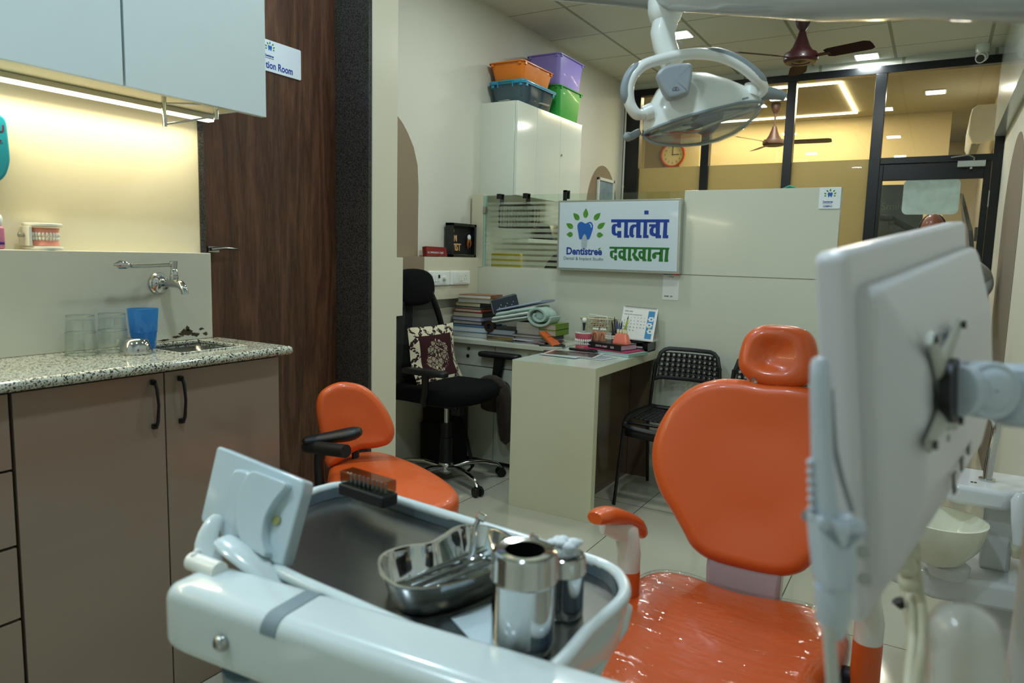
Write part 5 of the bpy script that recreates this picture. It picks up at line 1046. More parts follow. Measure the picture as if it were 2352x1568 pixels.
# armrests
marw=mat('arm_white','cfcfca',.25,coat=.4)
for s in (-1,1):
    f_=P(1366,1190,d=1.62); r_=P(1474,1203,d=1.80); 
    if s>0: off=V((.52,0,-.02)); 
    else: off=V((0,0,0))
    pts=[f_+off,f_+(r_-f_)*.25+V((0,0,.012))+off,f_+(r_-f_)*.55+V((0,0,.010))+off,f_+(r_-f_)*.85+V((0,0,-.002))+off,r_+V((.0,0,-.03))+off]
    MB().tube(spl(pts,3,closed=False),[.020,.027,.030,.031,.031,.030,.029,.028,.028,.027,.025,.022,.014],n=16,flat=.66,up=(0,0,1)).build('arm_pad',mor,dc)
    b0=P(1443,1318,d=1.72)+off; tp=P(1440,1215,d=1.72)+off
    MB().tube([b0+V((0,0,.0)),b0+V((0,0,.05)),tp+V((.0,0,-.012)),tp+V((-.025,-.025,.012)),tp+V((-.045,-.045,.014))],[.027,.028,.031,.030,.020],n=16).build('arm_post',marw,dc)
    MB().cyl(b0+V((0,0,-.085)),b0+V((0,0,.012)),.0285,.028).build('orange_cuff',mor,dc,label='orange vinyl cuff'); MB().cyl(b0+V((0,0,-.10)),b0+V((0,0,-.085)),.026).build('cuff_foot',marw,dc)
    MB().tube([b0+V((-.0,0,-.075)),b0+V((-.06*s*1,.02,-.09)),V((CX+s*.15,1.60,.36))],[.022,.022,.022],n=10).build('arm_bracket',mblk,dc)
# ================================================================ CEILING FANS ETC
mfan=mat('fan_maroon','331014',.42,var=.05,coat=.15); mfan2=mat('fan_brown','3a2016',.5)
def fan(x,y,zh,ang,lab,m,R_=.50):
    t=thing('ceiling_fan',lab,'ceiling fan',(x,y,CEIL-.001))
    zc=zh-CEIL
    MB().lathe([(.045,0),(.05,-.03),(.038,-.07),(.018,-.10),(.001,-.10)],M=T(0,0,0)).build('canopy',m,t,local=True)
    MB().cyl((0,0,-.09),(0,0,zc+.1),.010,n=12).build('downrod',m,t,local=True)
    MB().lathe([(.001,zc+.15),(.022,zc+.15),(.03,zc+.12),(.055,zc+.055),(.07,zc+.035),(.075,zc+.02),(.10,zc+.015),(.108,zc-.0),(.108,zc-.03),(.095,zc-.045),(.06,zc-.045),(.055,zc-.04),(.001,zc-.05)],n=40).build('motor',m,t,local=True)
    for k in range(3):
        a=R(ang+120*k); M_=Matrix.Rotation(a,4,'Z')@T(0,0,zc-.015)@Matrix.Rotation(R(-13),4,'X')
        q=MB(); q.loft([[V((x_,w_,0)),V((x_,w_*.0,.006)),V((x_,-w_,0)),V((x_,-w_*.0,-.002))] for x_,w_ in ((.17,.045),(.20,.058),(.30,.06),(R_-.03,.062),(R_,.045))],M=M_)
        bl_=q.build('blade',mat('blade_maroon','2a1412',.7,spec=.2) if m==mfan else m,t,local=True,smooth=30)
        MB().box((.09,-.015,-.004),(.20,.015,.002),M=M_).build('blade_iron',m,bl_,local=True,smooth=0)
    return t
fan(-.893,5.18,2.625,-18,'maroon ceiling fan hanging in front of the black screen',mfan,.46)
fan(-1.56,7.86,2.50,3,'brown ceiling fan in the far room behind the glass',mfan2,.55)
# far clock
c=P(1545,355,y=8.75); t=thing('wall_clock','round wall clock with orange-red rim in the far room niche','clock',c)
Mc=frame((c.x,8.76,c.z),(1,0,0),FZ,(0,-1,0)); MB().lathe([(.125,.0),(.15,.0),(.158,.012),(.15,.025),(.135,.025),(.128,.012)],n=48,M=Mc).build('rim',mat('clock_rim','b5491f',.3,coat=.3),t); MB().lathe([(.001,.008),(.13,.008),(.13,0)],n=48,M=Mc).build('dial',mat('dial_cream','d9cf9e',.6),t)
q=MB()
q.box((-.004,-.01,.010),(.004,.11,.012),M=Mc).box((-.01,-.004,.012),(.078,.004,.014),M=Mc); q.build('hands',mblk,t,smooth=0)
for k,(s_,a) in enumerate((('12',90),('3',0),('6',-90),('9',180),('4',-30),('5',-60),('7',-120),('8',-150),('1',60),('2',30),('10',150),('11',120))): 
    q_=text(s_,.032,Mc@T(.10*math.cos(R(a)),.10*math.sin(R(a))-.011,.0085),mblk,t,name='hour_number',align='CENTER')
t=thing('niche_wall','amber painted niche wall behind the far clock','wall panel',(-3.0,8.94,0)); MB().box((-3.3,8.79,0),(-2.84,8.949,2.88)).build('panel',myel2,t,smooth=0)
# AC units
def acu(lab,x0,x1,y0,y1,z0,z1):
    t=thing('air_conditioner',lab,'air conditioner',((x0+x1)/2,(y0+y1)/2,z0)); mac=mat('ac_white','f2f6fa',.25,coat=.4)
    pr=[(x1,z0+.03),(x1,z1),(x0+.05,z1),(x0+.01,z1-.03),(x0,z1-.10),(x0,z0+.08),(x0+.03,z0+.015),(x0+.07,z0)]
    MB().loft([[V((a,y,c)) for a,c in pr] for y in (y0,y0+.01,y1)],M=None).build('body',mac,t,bevel=.008)
    MB().box((x0+.03,y0+.05,z0-.003),(x0+.09,y1-.05,z0+.006)).build('louvre',mat('ac_grey','8f9794',.4),t,smooth=0); return t
acu('white split air conditioner on right wall beyond the glass',.13,.349,7.3,8.3,2.30,2.62)
p=P(2255,135,y=6.38); t=thing('security_camera','small white dome security camera under the ceiling corner','camera',(p.x,6.38,2.72)); mw=mat('switch_white','e2e8e2',.25)
MB().lathe([(.001,.11),(.045,.11),(.045,.075),(.04,.05)],M=T(p.x,6.40,2.77)).build('mount',mw,t); q=MB().ell((p.x,6.39,2.795),(.042,.042,.042)); q.cyl((p.x-.0,6.37,2.785),(p.x-.01,6.325,2.765),.034,.034); q.build('ball',mw,t); MB().cyl((p.x-.0098,6.326,2.7655),(p.x-.0105,6.322,2.764),.026).build('lens',mdev,t)
t=thing('door_closer','silver hydraulic door closer on the black glass door','door closer',(.15,6.49,2.03))
MB().box((.065,6.455,2.015),(.245,6.509,2.062)).build('body',mat('alu_bright','b8beb8',.3,.8),t,smooth=0,bevel=.004)
MB().tube([(.17,6.48,2.065),(.17,6.47,2.085),(.13,6.42,2.098),(.02,6.46,2.088)],.006,n=8).build('arm',hm,t); MB().cyl((.155,6.48,2.0),(.155,6.48,2.016),.012).build('valve',hm,t)
t=thing('notice_sheet','pale rounded poster on the glass of the black door','poster',(-.09,6.52,1.67))
a,b_=P(2077,413,y=6.524),P(2200,492,y=6.524); w_,h_=b_.x-a.x,a.z-b_.z
MB().prism([(p.x,p.y) for p in rrect(w_,h_,.04)],.003,M=frame(((a.x+b_.x)/2,6.5265,(a.z+b_.z)/2),(1,0,0),FZ,(0,-1,0))).build('sheet',mat('poster_pale','b9cfc9',.35,var=.25,scale=14),t,smooth=0)
# dark panel with foliage print beyond the door
t=thing('dark_display','dark display wall panel seen through the black door','panel',(-.2,8.0,0)); a,b_=P(2022,425,y=8.0),P(2100,560,y=8.0)
MB().box((a.x-.05,8.0,.9),(b_.x+.05,8.05,a.z)).build('panel',mat('dark_green_panel','1a2420',.3,var=.5,scale=6,coat=.3),t,smooth=0)
text('Smile',.10,frame((a.x+.02,7.995,a.z-.24),(1,0,0),FZ),mat('letter_faint','3b4a40',.4),t)
MB().box((a.x,8.01,0),(a.x+.05,8.04,.9)).build('support',mblk,t,smooth=0)
t=thing('television','black wall television seen edge-on beyond the door','television',(.25,7.6,1.6)); p1,p2=P(2222,478,y=7.7),P(2246,560,y=7.7)
MB().loft([[V((.20,7.35,1.58)),V((.235,7.35,1.58)),V((.30,7.35,1.15)),V((.27,7.35,1.15))],[V((.12,8.0,1.95)),V((.15,8.0,1.95)),V((.25,8.0,1.35)),V((.22,8.0,1.35))]]).build('screen',mdev,t,smooth=0)
MB().box((.26,7.6,1.5),(.349,7.75,1.62)).build('bracket',mblk,t,smooth=0)
q=MB().tube([(.345,7.6,2.2),(.335,7.6,1.95),(.33,7.6,1.7),(.30,7.62,1.60),(.335,7.62,1.56)],.006,n=6); tag(q.build('cable',mblk),'black cable hanging on yellow wall above the television','cable')
# ================================================================ OPERATING LIGHT
mlw=mat('lamp_white','e4e6df',.30,var=.01,coat=.3); mlg_=mat('lamp_grey','868f92',.4,var=.02)
LD=1.70
t=thing('operating_light','white dental operating light with loop handle on an overhead arm','operating light',W(1620,260,LD))
def LP(px,py,dz=0): return W(px,py,LD-dz)
st_=[(1478,6,6,.012),(1490,32,22,.035),(1505,55,33,.055),(1530,82,45,.075),(1560,99,56,.088),(1600,104,64,.094),(1640,92,66,.094),(1680,68,59,.088),(1710,47,45,.072),(1732,29,29,.05),(1748,8,9,.02)]
st_=[(x,h*1.06+3,max(4,b_*.88),w_*.72) for x,h,b_,w_ in st_]
def rimy(x): return 308-(x-1478)*.252
k_=LD/FL; axd=(LP(1748,232)-LP(1478,300)).normalized(); upd=(cu-axd*cu.dot(axd)).normalized(); dpt=axd.cross(upd)
def rings_(top,sc=1,n=14):
    out=[]
    for x,h,b_,w_ in st_:
        c=LP(x,rimy(x)); hh=(h if top else -b_)*k_*sc
        out.append([c+dpt*(w_*sc*math.cos(PI*i/n))+upd*(hh*abs(math.sin(PI*i/n))**.85) for i in range(n+1)])
    return out
q=MB(); q.loft(rings_(True),False,False,closed=False); q.loft([[p-upd*.0 for p in r] for r in rings_(True,.96)],False,False,closed=False); q.build('shell',mlw,t,smooth=60)
q=MB(); 
edge=[r[0] for r in rings_(True)]+[r[-1] for r in rings_(True)][::-1]
q.tube(edge+[edge[0]],.004,n=6,caps=False); q.build('shell_rim',mlg_,t)
mlens=thin_glass('lens_clear','e6ecea',.14,frost=('b8bdb8',.10)); MB().loft(rings_(False),False,False,closed=False).build('lens_cover',mlens,t,smooth=60)
fl_=[LP(x,rimy(x)+b_*.96)+cf*0 for x,h,b_,w_ in st_]; MB().tube(fl_,.0035,n=8).build('lens_edge',mat('lens_rim','c2cac6',.15,trans=.5,ior=1.3),t)
mrf=mat('reflector','b7b29e',.12,1,var=.05)
rr=[]
for x,h,b_,w_ in st_[1:-1]:
    c=LP(x,rimy(x)); rr.append([c+dpt*(w_*.9*math.cos(PI*i/10))-upd*(.012*math.sin(PI*i/10)) +upd*.004 for i in range(11)])
MB().loft(rr,False,False,closed=False).build('reflector',mrf,t,smooth=60)
MB().tube([LP(1520,308,.03),LP(1600,300,.05),LP(1680,268,.03),LP(1728,246,.02)],[.006,.010,.008,.004],n=10,flat=.5,up=cu).build('inner_reflector',mrf,t)
Mb=frame(LP(1622,282),axd,upd); MB().pad([(p.x,p.y) for p in spl([V(p) for p in ((-.038,.02),(.035,.02),(.030,-.005),(.012,-.026),(-.015,-.026),(-.032,-.005))],3)],.05,.008,M=Mb@T(0,0,-.01)).build('bulb_housing',mat('bulb_grey','7a7a7c',.3),t)
q=MB(); q.cbox((0,0,0),(.014,.004,.003),M=frame(LP(1712,226,.072),axd,upd)); q.build('vent_mark',mlg_,t,smooth=0)
hp_=[LP(x,y,z) for x,y,z in ((1478,262,.03),(1462,262,.04),(1447,240,.045),(1443,205,.05),(1453,175,.05),(1478,150,.045),(1515,137,.04),(1560,127,.04),(1605,123,.04),(1655,130,.045),(1700,150,.05),(1735,178,.05),(1752,200,.04),(1740,215,.03))]
MB().tube(spl(hp_,4,closed=False),.0155,n=16,flat=.8).build('loop_handle',mlw,t)
for seg_,nm in (((2,3,4,5),'grip'),((8,9,10,11,12),'grip')):
    g_=[hp_[i]+(hp_[i]-LP(1600,230,.04)).normalized()*.005 for i in seg_]; sg=spl(g_,5,closed=False); n_s=len(sg)
    MB().tube(sg,[.0155*min(1,.35+1.3*math.sin(PI*min(1,max(.02,i/(n_s-1))))) for i in range(n_s)],n=14,flat=.85).build(nm,mlg_,t,label='grey rubber grip')
MB().cyl(LP(1478,262,.03),LP(1497,255,.03),.017,.019).build('left_joint',mlw,t); MB().tube([LP(1728,196,.03),LP(1722,222,.03)],[.018,.02],n=14).build('right_joint',mlw,t)
pl=[(1512,165),(1530,150),(1583,143),(1592,160),(1585,205),(1578,215),(1545,225),(1530,215),(1514,180)]
pc_=LP(1550,185,.098); o_=onpl(pl,pc_,-cf,cr,cu); MB().pad([(p.x,p.y) for p in spl(o_,4)],.03,.008,M=frame(pc_+cf*.03,cr,cu,-cf)).build('bracket_plate',mat('bracket_grey','939b9f',.35),t,label='grey bracket plate')
q=MB(); cc=W(1552,207,LD-.099)
for k in range(12): a0_,a1_=PI*k/12,PI*(k+1)/12; q.tube([cc+cr*(.0075*math.cos(a0_))+cu*(.0075*math.sin(a0_)),cc+cr*(.0075*math.cos(a1_))+cu*(.0075*math.sin(a1_))],.0004,n=4)
q.tube([cc-cr*.0075,cc+cr*.0075],.0004,n=4); q.tube([cc+cu*.006,cc+cu*.001],.0012,n=6); q.build('lamp_symbol',mat('symbol_grey','565d61',.5),t)
MB().tube([LP(1528,50),LP(1522,75),LP(1527,105),LP(1545,150)],[.030,.029,.028,.026],n=24,up=cr).build('neck',mlw,t)
MB().tube([LP(1540,128),LP(1541,131)],[.0278,.0278],n=24,up=cr).build('neck_joint',mlg_,t)
MB().cyl(LP(1562,98,.012),LP(1564,98,.016),.004).build('neck_screw',hm,t)
MB().lathe([(.001,.0),(.026,.0),(.036,.012),(.041,.03),(.041,.055),(.001,.055)],M=frame(LP(1528,56),cr,cf,cu)).build('swivel_cup',mlw,t)
MB().tube([LP(1470,302),LP(1452,312),LP(1444,315)],[.008,.009,.009],n=12).build('side_handle',mlg_,t); q=MB().ell(LP(1442,314),(.011,.011,.011)); q.build('handle_knob',mlg_,t)
MB().tube([LP(1748,212),LP(1765,214),LP(1785,217),LP(1803,222)],[.018,.016,.013,.010],n=14).build('side_handle',mlg_,t)
# overhead arm
ma_=mat('arm_enamel','9aa3a2',.25,var=.02,coat=.3)
MB().tube([W(1190,-52,1.78),W(1240,-48,1.76),W(1528,-22,1.71),W(1900,-22,1.05),W(2150,-45,.80),W(2460,-55,.60),W(2700,-60,.52)],[.03,.045,.044,.042,.040,.038,.038],n=24,up=cu).build('overhead_arm',ma_,t)
# ================================================================ MONITOR
mwm=mat('monitor_white','c8c7cb',.35,var=.01,coat=.2)
wv=(cr*.66+cu*.173+cf*.7316).normalized(); vv=(cr*-.055+cu*.996-cf*.077); vv=(vv-wv*vv.dot(wv)).normalized(); nb=wv.cross(vv)
if nb.dot(cr)<0: nb=-nb
A_=W(1945,575,.5); ML,MH=.43,.284
def M3(a,b_,c=0): return A_+wv*a-vv*b_+nb*c
t=thing('monitor','white flat monitor seen from behind on a swivel mount','monitor',M3(ML/2,MH,0))
Mm=frame(M3(ML/2,MH/2,-.024),wv,vv,nb)
if Mm.determinant()<0: pass
MB().pad(rrect(ML,MH,.010),.024,.006,M=Mm).build('casing',mwm,t)
MB().prism(rrect(ML-.024,MH-.03,.004),.0006,M=frame(M3(ML/2,MH/2,-.0248),wv,vv,nb)).build('screen',mdev,t,smooth=0)
rr=[[V((p.x-.0,p.y-.002,z)) for p in rrect(ML-i,MH-j,.012)] for z,i,j in ((.0,.030,.050),(.012,.036,.056),(.016,.05,.07),(.026,.10,.14),(.031,.12,.17),(.032,.14,.18))]
MB().loft(rr,False,True,M=frame(M3(ML/2,MH/2,0),wv,vv,nb)).build('rear_bulge',mwm,t,smooth=25,bevel=.003)
q=MB()
for i in range(10):
    q.cbox((-.075+i*.0,-.03+i*.010,.0322),(.006,.005,.001),M=frame(M3(ML/2,MH/2,0),wv,vv,nb))
q.build('vents',mat('vent_grey','8b9098',.6),t,smooth=0)
for a,b_,w_,h_ in ((.18,.225,.012,.018),(.215,.218,.010,.012),(.25,.212,.014,.012)): MB().cbox((0,0,0),(w_,h_,.002),M=frame(M3(a,b_,.0285),wv,vv,nb)).build('port',mdev,t,smooth=0)
BP=M3(ML/2,MH/2,.0325)
def onb(px,py,c=0): return PN(px,py,BP,nb)+nb*c
vb=mat('vesa_grey','a9a9a0',.45,.2,var=.05)
C1,C2=onb(2150,850,.003),onb(2155,950,.003)
q=MB()
for a,b_ in ((C1,onb(2192,745,.003)),(C1,onb(2126,775,.003)),(C2,onb(2122,1022,.003)),(C2,onb(2186,968,.003)),(C1,C2)): q.tube([a,a+(b_-a)*.5,b_],[.013,.009,.007],n=12,flat=.4,up=nb)
q.build('mount_bracket',vb,t)
for px,py in ((2192,745),(2126,778),(2124,1020),(2186,965)): c=onb(px,py,.006); MB().cyl(c,c+nb*.003,.0035,n=12).build('screw',mdev,t)
q=MB(); q.tube([onb(2158,895,.004),onb(2158,895,.012)],[.026,.026],n=20,up=vv); q.build('rubber_pad',mblk,t)
# monitor arm
t=thing('swivel_mount','white jointed swivel arm holding the monitor','arm',W(2250,900,.62))
jd=.60; e0=onb(2160,895,.014); e1=W(2215,885,jd); e2=W(2242,893,jd)
mja=mat('joint_white','b4bec9',.3,coat=.3)
q=MB(); ra=[]
for p_,h_,w_ in ((e0,.021,.014),(e0+(e2-e0)*.45,.020,.014),(e2,.023,.015)): ra.append([p_+cu*(h_*math.sin(a))*1.0+cf.cross(cu)*0+(e2-e0).normalized().cross(cu)*(w_*math.cos(a)) for a in [2*PI*i/20 for i in range(20)]])
q.loft(ra).build('link',mja,t,bevel=.002,smooth=50)
MB().cyl(e2+cf*.02,e2-cf*.022,.0235,n=36).build('hinge_drum',mja,t,bevel=.002); MB().lathe([(.001,.004),(.012,.0035),(.0175,.001),(.018,0)],M=frame(e2-cf*.022,cr,-cu if False else cu,-cf)).build('hinge_cap',mja,t)
e3=W(2330,900,jd); MB().tube([e2,e2+(e3-e2)*.5,e3],[.016,.014,.014],n=16).build('link',mja,t)
MB().tube([W(2345,835,jd),W(2345,850,jd),W(2345,965,jd),W(2345,978,jd)],[.014,.022,.022,.016],n=24).build('pivot_post',mja,t)
MB().tube([W(2345,900,jd),W(2500,905,.58)],[.019,.019],n=18).build('link',mja,t)
# unit pole
t=thing('unit_pole','grey upright pole at the right edge by the spittoon','pole',W(2335,1568,.80)); pb_=P(2335,1640,d=.80); MB().cyl((pb_.x,pb_.y,.0),(pb_.x+.012,pb_.y,1.02),.027,.024,n=32).build('tube',mat('pole_grey','b3b6b2',.3,.1,var=.02),t)
MB().pad(rrect(.30,.30,.05),.04,.015,M=T(pb_.x-.03,pb_.y,.001)).build('foot',mlw,t)
# ================================================================ CAMERA WAND IN HOLDER
t=thing('camera_wand','white intraoral camera wand standing in its holder beside the monitor','camera wand',W(1905,1300,.46))
wd=.46
def Q(px,py,dd=0): return W(px,py,wd+dd)
MB().tube([Q(1882,816),Q(1884,850),Q(1886,1000),Q(1892,1120),Q(1902,1210),Q(1908,1250)],[.0062,.0078,.0076,.0082,.0095,.008],n=16,flat=.85,up=cr).build('wand_body',mja,t,sub=1)
q=MB()
for y in range(1062,1190,21): q.ell(Q(1862+(y-1062)*.03,y),(.0028,.003,.0028),n=10,m=6)
q.build('button_ridges',mja,t)
MB().tube([Q(1908,892,.0),Q(1912,950),Q(1918,1030),Q(1934,1100),Q(1958,1175)],[.0018]*5,n=8).build('cable_loop',mat('cable_grey','8b8f94',.5),t)
ho_=[(1872,1192),(1880,1184),(1955,1195),(1975,1192),(1962,1220),(1960,1330),(1945,1360),(1895,1355),(1882,1300)]
pc_=Q(1915,1280,-.006); o_=onpl(ho_,pc_,-cf,cr,cu); MB().pad([(p.x,p.y) for p in spl(o_,3)],.026,.006,M=frame(pc_+cf*.018,cr,cu,-cf)).build('holder',mja,t)
MB().tube([Q(1915,1345),Q(1912,1420),Q(1925,1465)],[.012,.0105,.004],n=14).build('holder_tail',mja,t)
MB().tube([Q(1908,1360,-.004),Q(1905,1450,-.004),Q(1915,1600,.02),Q(1915,1800,.05)],[.0042]*4,n=10).build('cable',mat('cable_white','b7b9b4',.4),t)
q=MB(); 
for px,py in ((1980,1268),(1984,1330)): q.cyl(W(px,py,.50),W(px+2,py,.487),.0045,n=14)
q.build('fixing_screws',hm,t)
# hanging hoses behind the monitor
for k,(pts,r_,lab) in enumerate((([(2090,1230,.72),(2088,1300,.72),(2095,1380,.70),(2100,1470,.68),(2090,1568,.66),(2085,1700,.62)],.0060,'cream hose hanging below the monitor, left of the three'),([(2100,1240,.70),(2108,1330,.70),(2120,1420,.68),(2118,1500,.66),(2105,1568,.62),(2098,1700,.6)],.0045,'thin cream hose hanging below the monitor between the others'),([(2070,1275,.74),(2078,1350,.73),(2092,1430,.72),(2140,1500,.70),(2150,1568,.68),(2160,1700,.66)],.0050,'cream hose curving behind the domed post'))):
    o=MB().tube(spl([W(*p) for p in pts],4,closed=False),r_,n=10).build('hose',mat('hose_cream','b9b59e',.5,var=.1)); tag(o,lab,'hose','hoses below the monitor')
t=thing('hose_clip','tangled yellowish hose clamp below the monitor','clamp',W(2080,1290,.70)); q=MB()
for px,py,r_ in ((2072,1285,.012),(2085,1270,.010),(2080,1300,.011),(2095,1255,.008),(2086,1340,.009)): q.ell(W(px,py,.69),(r_,r_,r_*.9),n=12,m=8)
q.build('clamp_body',mat('hose_cream','b9b59e',.5,var=.1),t); MB().tube([W(2062,1378,.70),W(2072,1395,.70)],[.006,.003],n=8).build('black_tip',mblk,t)
# domed post in plastic
t=thing('domed_post','round-topped pale post wrapped in glossy clear plastic, bottom right','post',W(2210,1568,.52)); dd=.50
q=MB(); c0_=W(2212,1395,dd); dn=(W(2235,1750,dd)-c0_).normalized(); pr=[(math.sin(a)*.0215,-math.cos(a)*.020+0) for a in [PI/2*k/8 for k in range(9)]]
xa_=cr-dn*cr.dot(dn); Mp=frame(c0_,xa_,dn.cross(xa_),dn); q.lathe([(max(r_,.0005),z_+.018) for r_,z_ in pr]+[(.0255,.09),(.0285,.20),(.029,.26)],M=Mp,n=36); q.build('post_body',mat('post_pale','d2d0ca',.35,var=.12,scale=30),t)
q=MB(); q.lathe([(max(r_*1.08,.0005),z_*1.08+.017) for r_,z_ in pr]+[(.0275,.09),(.0305,.20),(.031,.26)],M=Mp,n=36); q.build('plastic_wrap',mat('cling_film','f2f4f2',.08,alpha=.13,bump=.6,bscale=16,stretch=(1,3,1),spec=.8),t)
# ================================================================ SPITTOON
t=thing('spittoon','white spittoon unit with round bowl and chrome spout','spittoon',W(2200,1370,2.0))
mpo=mat('porcelain','ced2d4',.12,var=.01,coat=.5); SYF=2.30
bc=W(2160,1188,1.98); br=.115
MB().lathe([(.001,-.135),(.03,-.134),(.065,-.115),(.098,-.07),(br-.003,-.02),(br,.0),(br-.006,.001),(br-.012,-.02),(.09,-.07),(.058,-.108),(.001,-.118)],n=48,M=T(bc.x,bc.y,bc.z)).build('bowl',mat('bowl_cream','dfe0cd',.10,coat=.5),t)
c1,c2=P(2248,1290,y=SYF+.06),P(2322,1290,y=SYF+.06); zt_=P(2300,1128,y=SYF+.02).z
MB().box((c1.x,SYF+.06,c1.z-.02),(min(c2.x,.30),SYF+.20,zt_-.03)).build('column',mpo,t,bevel=.012,smooth=30)
l1=P(2170,1165,y=SYF); 
cap=[(l1.x-.05,SYF+.17),(l1.x-.05,SYF+.05),(l1.x+.02,SYF-.005),(c1.x+.045,SYF-.005),(.298,SYF+.09),(.298,SYF+.22),(l1.x,SYF+.22)]
MB().prism(cap,.055,M=T(0,0,zt_-.05)).build('cap',mpo,t,bevel=.012,smooth=30)
b1=P(2050,1340,y=SYF-.02); 
MB().loft([[V((x,y,z)) for x,y in ((b1.x-.06,SYF+.03),(.0+b1.x+.1,SYF-.06),(.325,SYF-.02),(.325,SYF+.25),(b1.x,SYF+.24))] for z in (P(2200,1372,y=SYF).z,P(2200,1310,y=SYF).z)]).build('base_shelf',mpo,t,bevel=.015,smooth=30)
MB().lathe([(.001,0),(.05,0),(.055,.03),(.03,.05),(.001,.05)],M=T(bc.x+.03,bc.y+.02,bc.z-.165)).build('bowl_foot',mpo,t)
MB().tube([P(2215,1372,y=SYF+.15),V((.20,SYF+.15,.40))],[.03,.03]).box((.12,SYF+.05,.0),(.32,SYF+.24,P(2200,1372,y=SYF).z+.001)).build('pedestal',mpo,t,bevel=.01,smooth=30)
s0=P(2266,1108,y=SYF+.10); sp_pts=[V((s0.x,s0.y,zt_-.005)),W(2277,1040,s0.y/s0.y*((s0-C0).dot(cf))),W(2288,985,(s0-C0).dot(cf)),W(2281,955,(s0-C0).dot(cf)-.01),W(2258,942,(s0-C0).dot(cf)-.03),W(2236,948,(s0-C0).dot(cf)-.05)]
MB().tube(spl(sp_pts,5,closed=False),.0125,n=18).build('spout',mchrome,t); MB().cyl((s0.x,s0.y,zt_+.004),(s0.x,s0.y,zt_+.010),.021).build('spout_collar',mchrome,t)
q=MB(); 
for px in (2232,2240): c=P(px,1110,y=SYF+.05); q.cyl((c.x,c.y,zt_+.0045),(c.x,c.y,zt_+.007),.0035,n=10)
q.build('spray_holes',mblk,t)
for k,(px,lab) in enumerate(((2338,'white suction handle at right edge beside the spittoon, left one'),(2352,'white suction handle cut by the right edge'))):
    q=MB().tube([W(px,1250,1.9),W(px,1200,1.9),W(px+2,1150,1.9),W(px+6,1132,1.9)],[.012,.016,.018,.010],n=14); tag(q.build('suction_nozzle',mpo),lab,'suction handle','suction handles')
t=thing('suction_rack','pale rack holding the suction handles','rack',W(2350,1330,1.9)); MB().box(W(2325,1262,1.93),W(2390,1245,2.05)).build('rack_body',mat('hose_cream','b9b59e',.5,var=.1),t,smooth=0,bevel=.003)
# ================================================================ INSTRUMENT TRAY UNIT
ZR=.852; ZI=.836
t=ty=thing('tray_unit','white dental instrument unit with steel tray and long front arm','instrument tray',P(1000,1350,z=.77))
mtw_=mat('unit_white','cdd8d8',.22,var=.01,coat=.4); mst=mat('tray_steel','868886',.24,1,var=.14,scale=6,stretch=(1,12,1))
rim=[(800,1114),(905,1146),(1100,1206),(1300,1268),(1395,1302),(1430,1335),(1428,1378),(1350,1450),(1290,1520),(1235,1550),(1130,1522),(960,1452),(800,1383),(655,1318),(585,1268),(600,1210),(690,1142)]
rw=[P(x,y,z=ZR) for x,y in rim]; rs=spl(rw,3); rc=sum(rw,V())/len(rw)
MB().tube(rs+[rs[0]],.0085,n=10,caps=False,up=(0,0,1)).build('tray_rim',mtw_,ty)
ins=[p+(rc-p).normalized()*.010 for p in rs]
MB().loft([[V((p.x,p.y,ZR)) for p in ins],[V((p.x+(rc.x-p.x)*.012,p.y+(rc.y-p.y)*.012,ZI+.0005)) for p in ins]],False,False).build('tray_wall',mat('wall_slate','5d6c75',.35,.2),ty)
MB().flat([(p.x+(rc.x-p.x)*.012,p.y+(rc.y-p.y)*.012) for p in ins],z=ZI).build('steel_sheet',mst,ty,smooth=0)
MB().loft([[V((rc.x+(p.x-rc.x)*k,rc.y+(p.y-rc.y)*k,z)) for p in rs] for z,k in ((.745,.80),(.755,.90),(.79,.99),(.83,1.012),(ZR,1.005))],True,False).build('tub_body',mtw_,ty)
fw_=[P(1432,1440,z=.80),P(1400,1500,z=.79),P(1370,1560,z=.78)]; MB().tube([P(1436,1395,z=.81),P(1425,1440,z=.80),P(1390,1490,z=.79),P(1350,1568,z=.78)],.010,n=12).build('side_moulding',mtw_,ty)
a_,b_=P(452,1330,z=.862),P(1330,1612,z=.862); ud=(b_-a_).normalized(); pd=V((0,0,1)).cross(ud)
if pd.dot(cf)>0: pd=-pd
def arm_ring(p,k=1): 
    o=[]
    for q_ in rrect(.086*k,.088*k,.019*k,6): o.append(p+pd*(q_.x-.012)+V((0,0,q_.y-.043)))
    return o
MB().loft([arm_ring(a_-ud*.024,.80),arm_ring(a_-ud*.021,.92),arm_ring(a_-ud*.013,.98),arm_ring(a_+ud*.008,1),arm_ring(a_+(b_-a_)*.5,1.02),arm_ring(b_+ud*.3,1.1)]).build('front_arm',mtw_,ty,smooth=60)
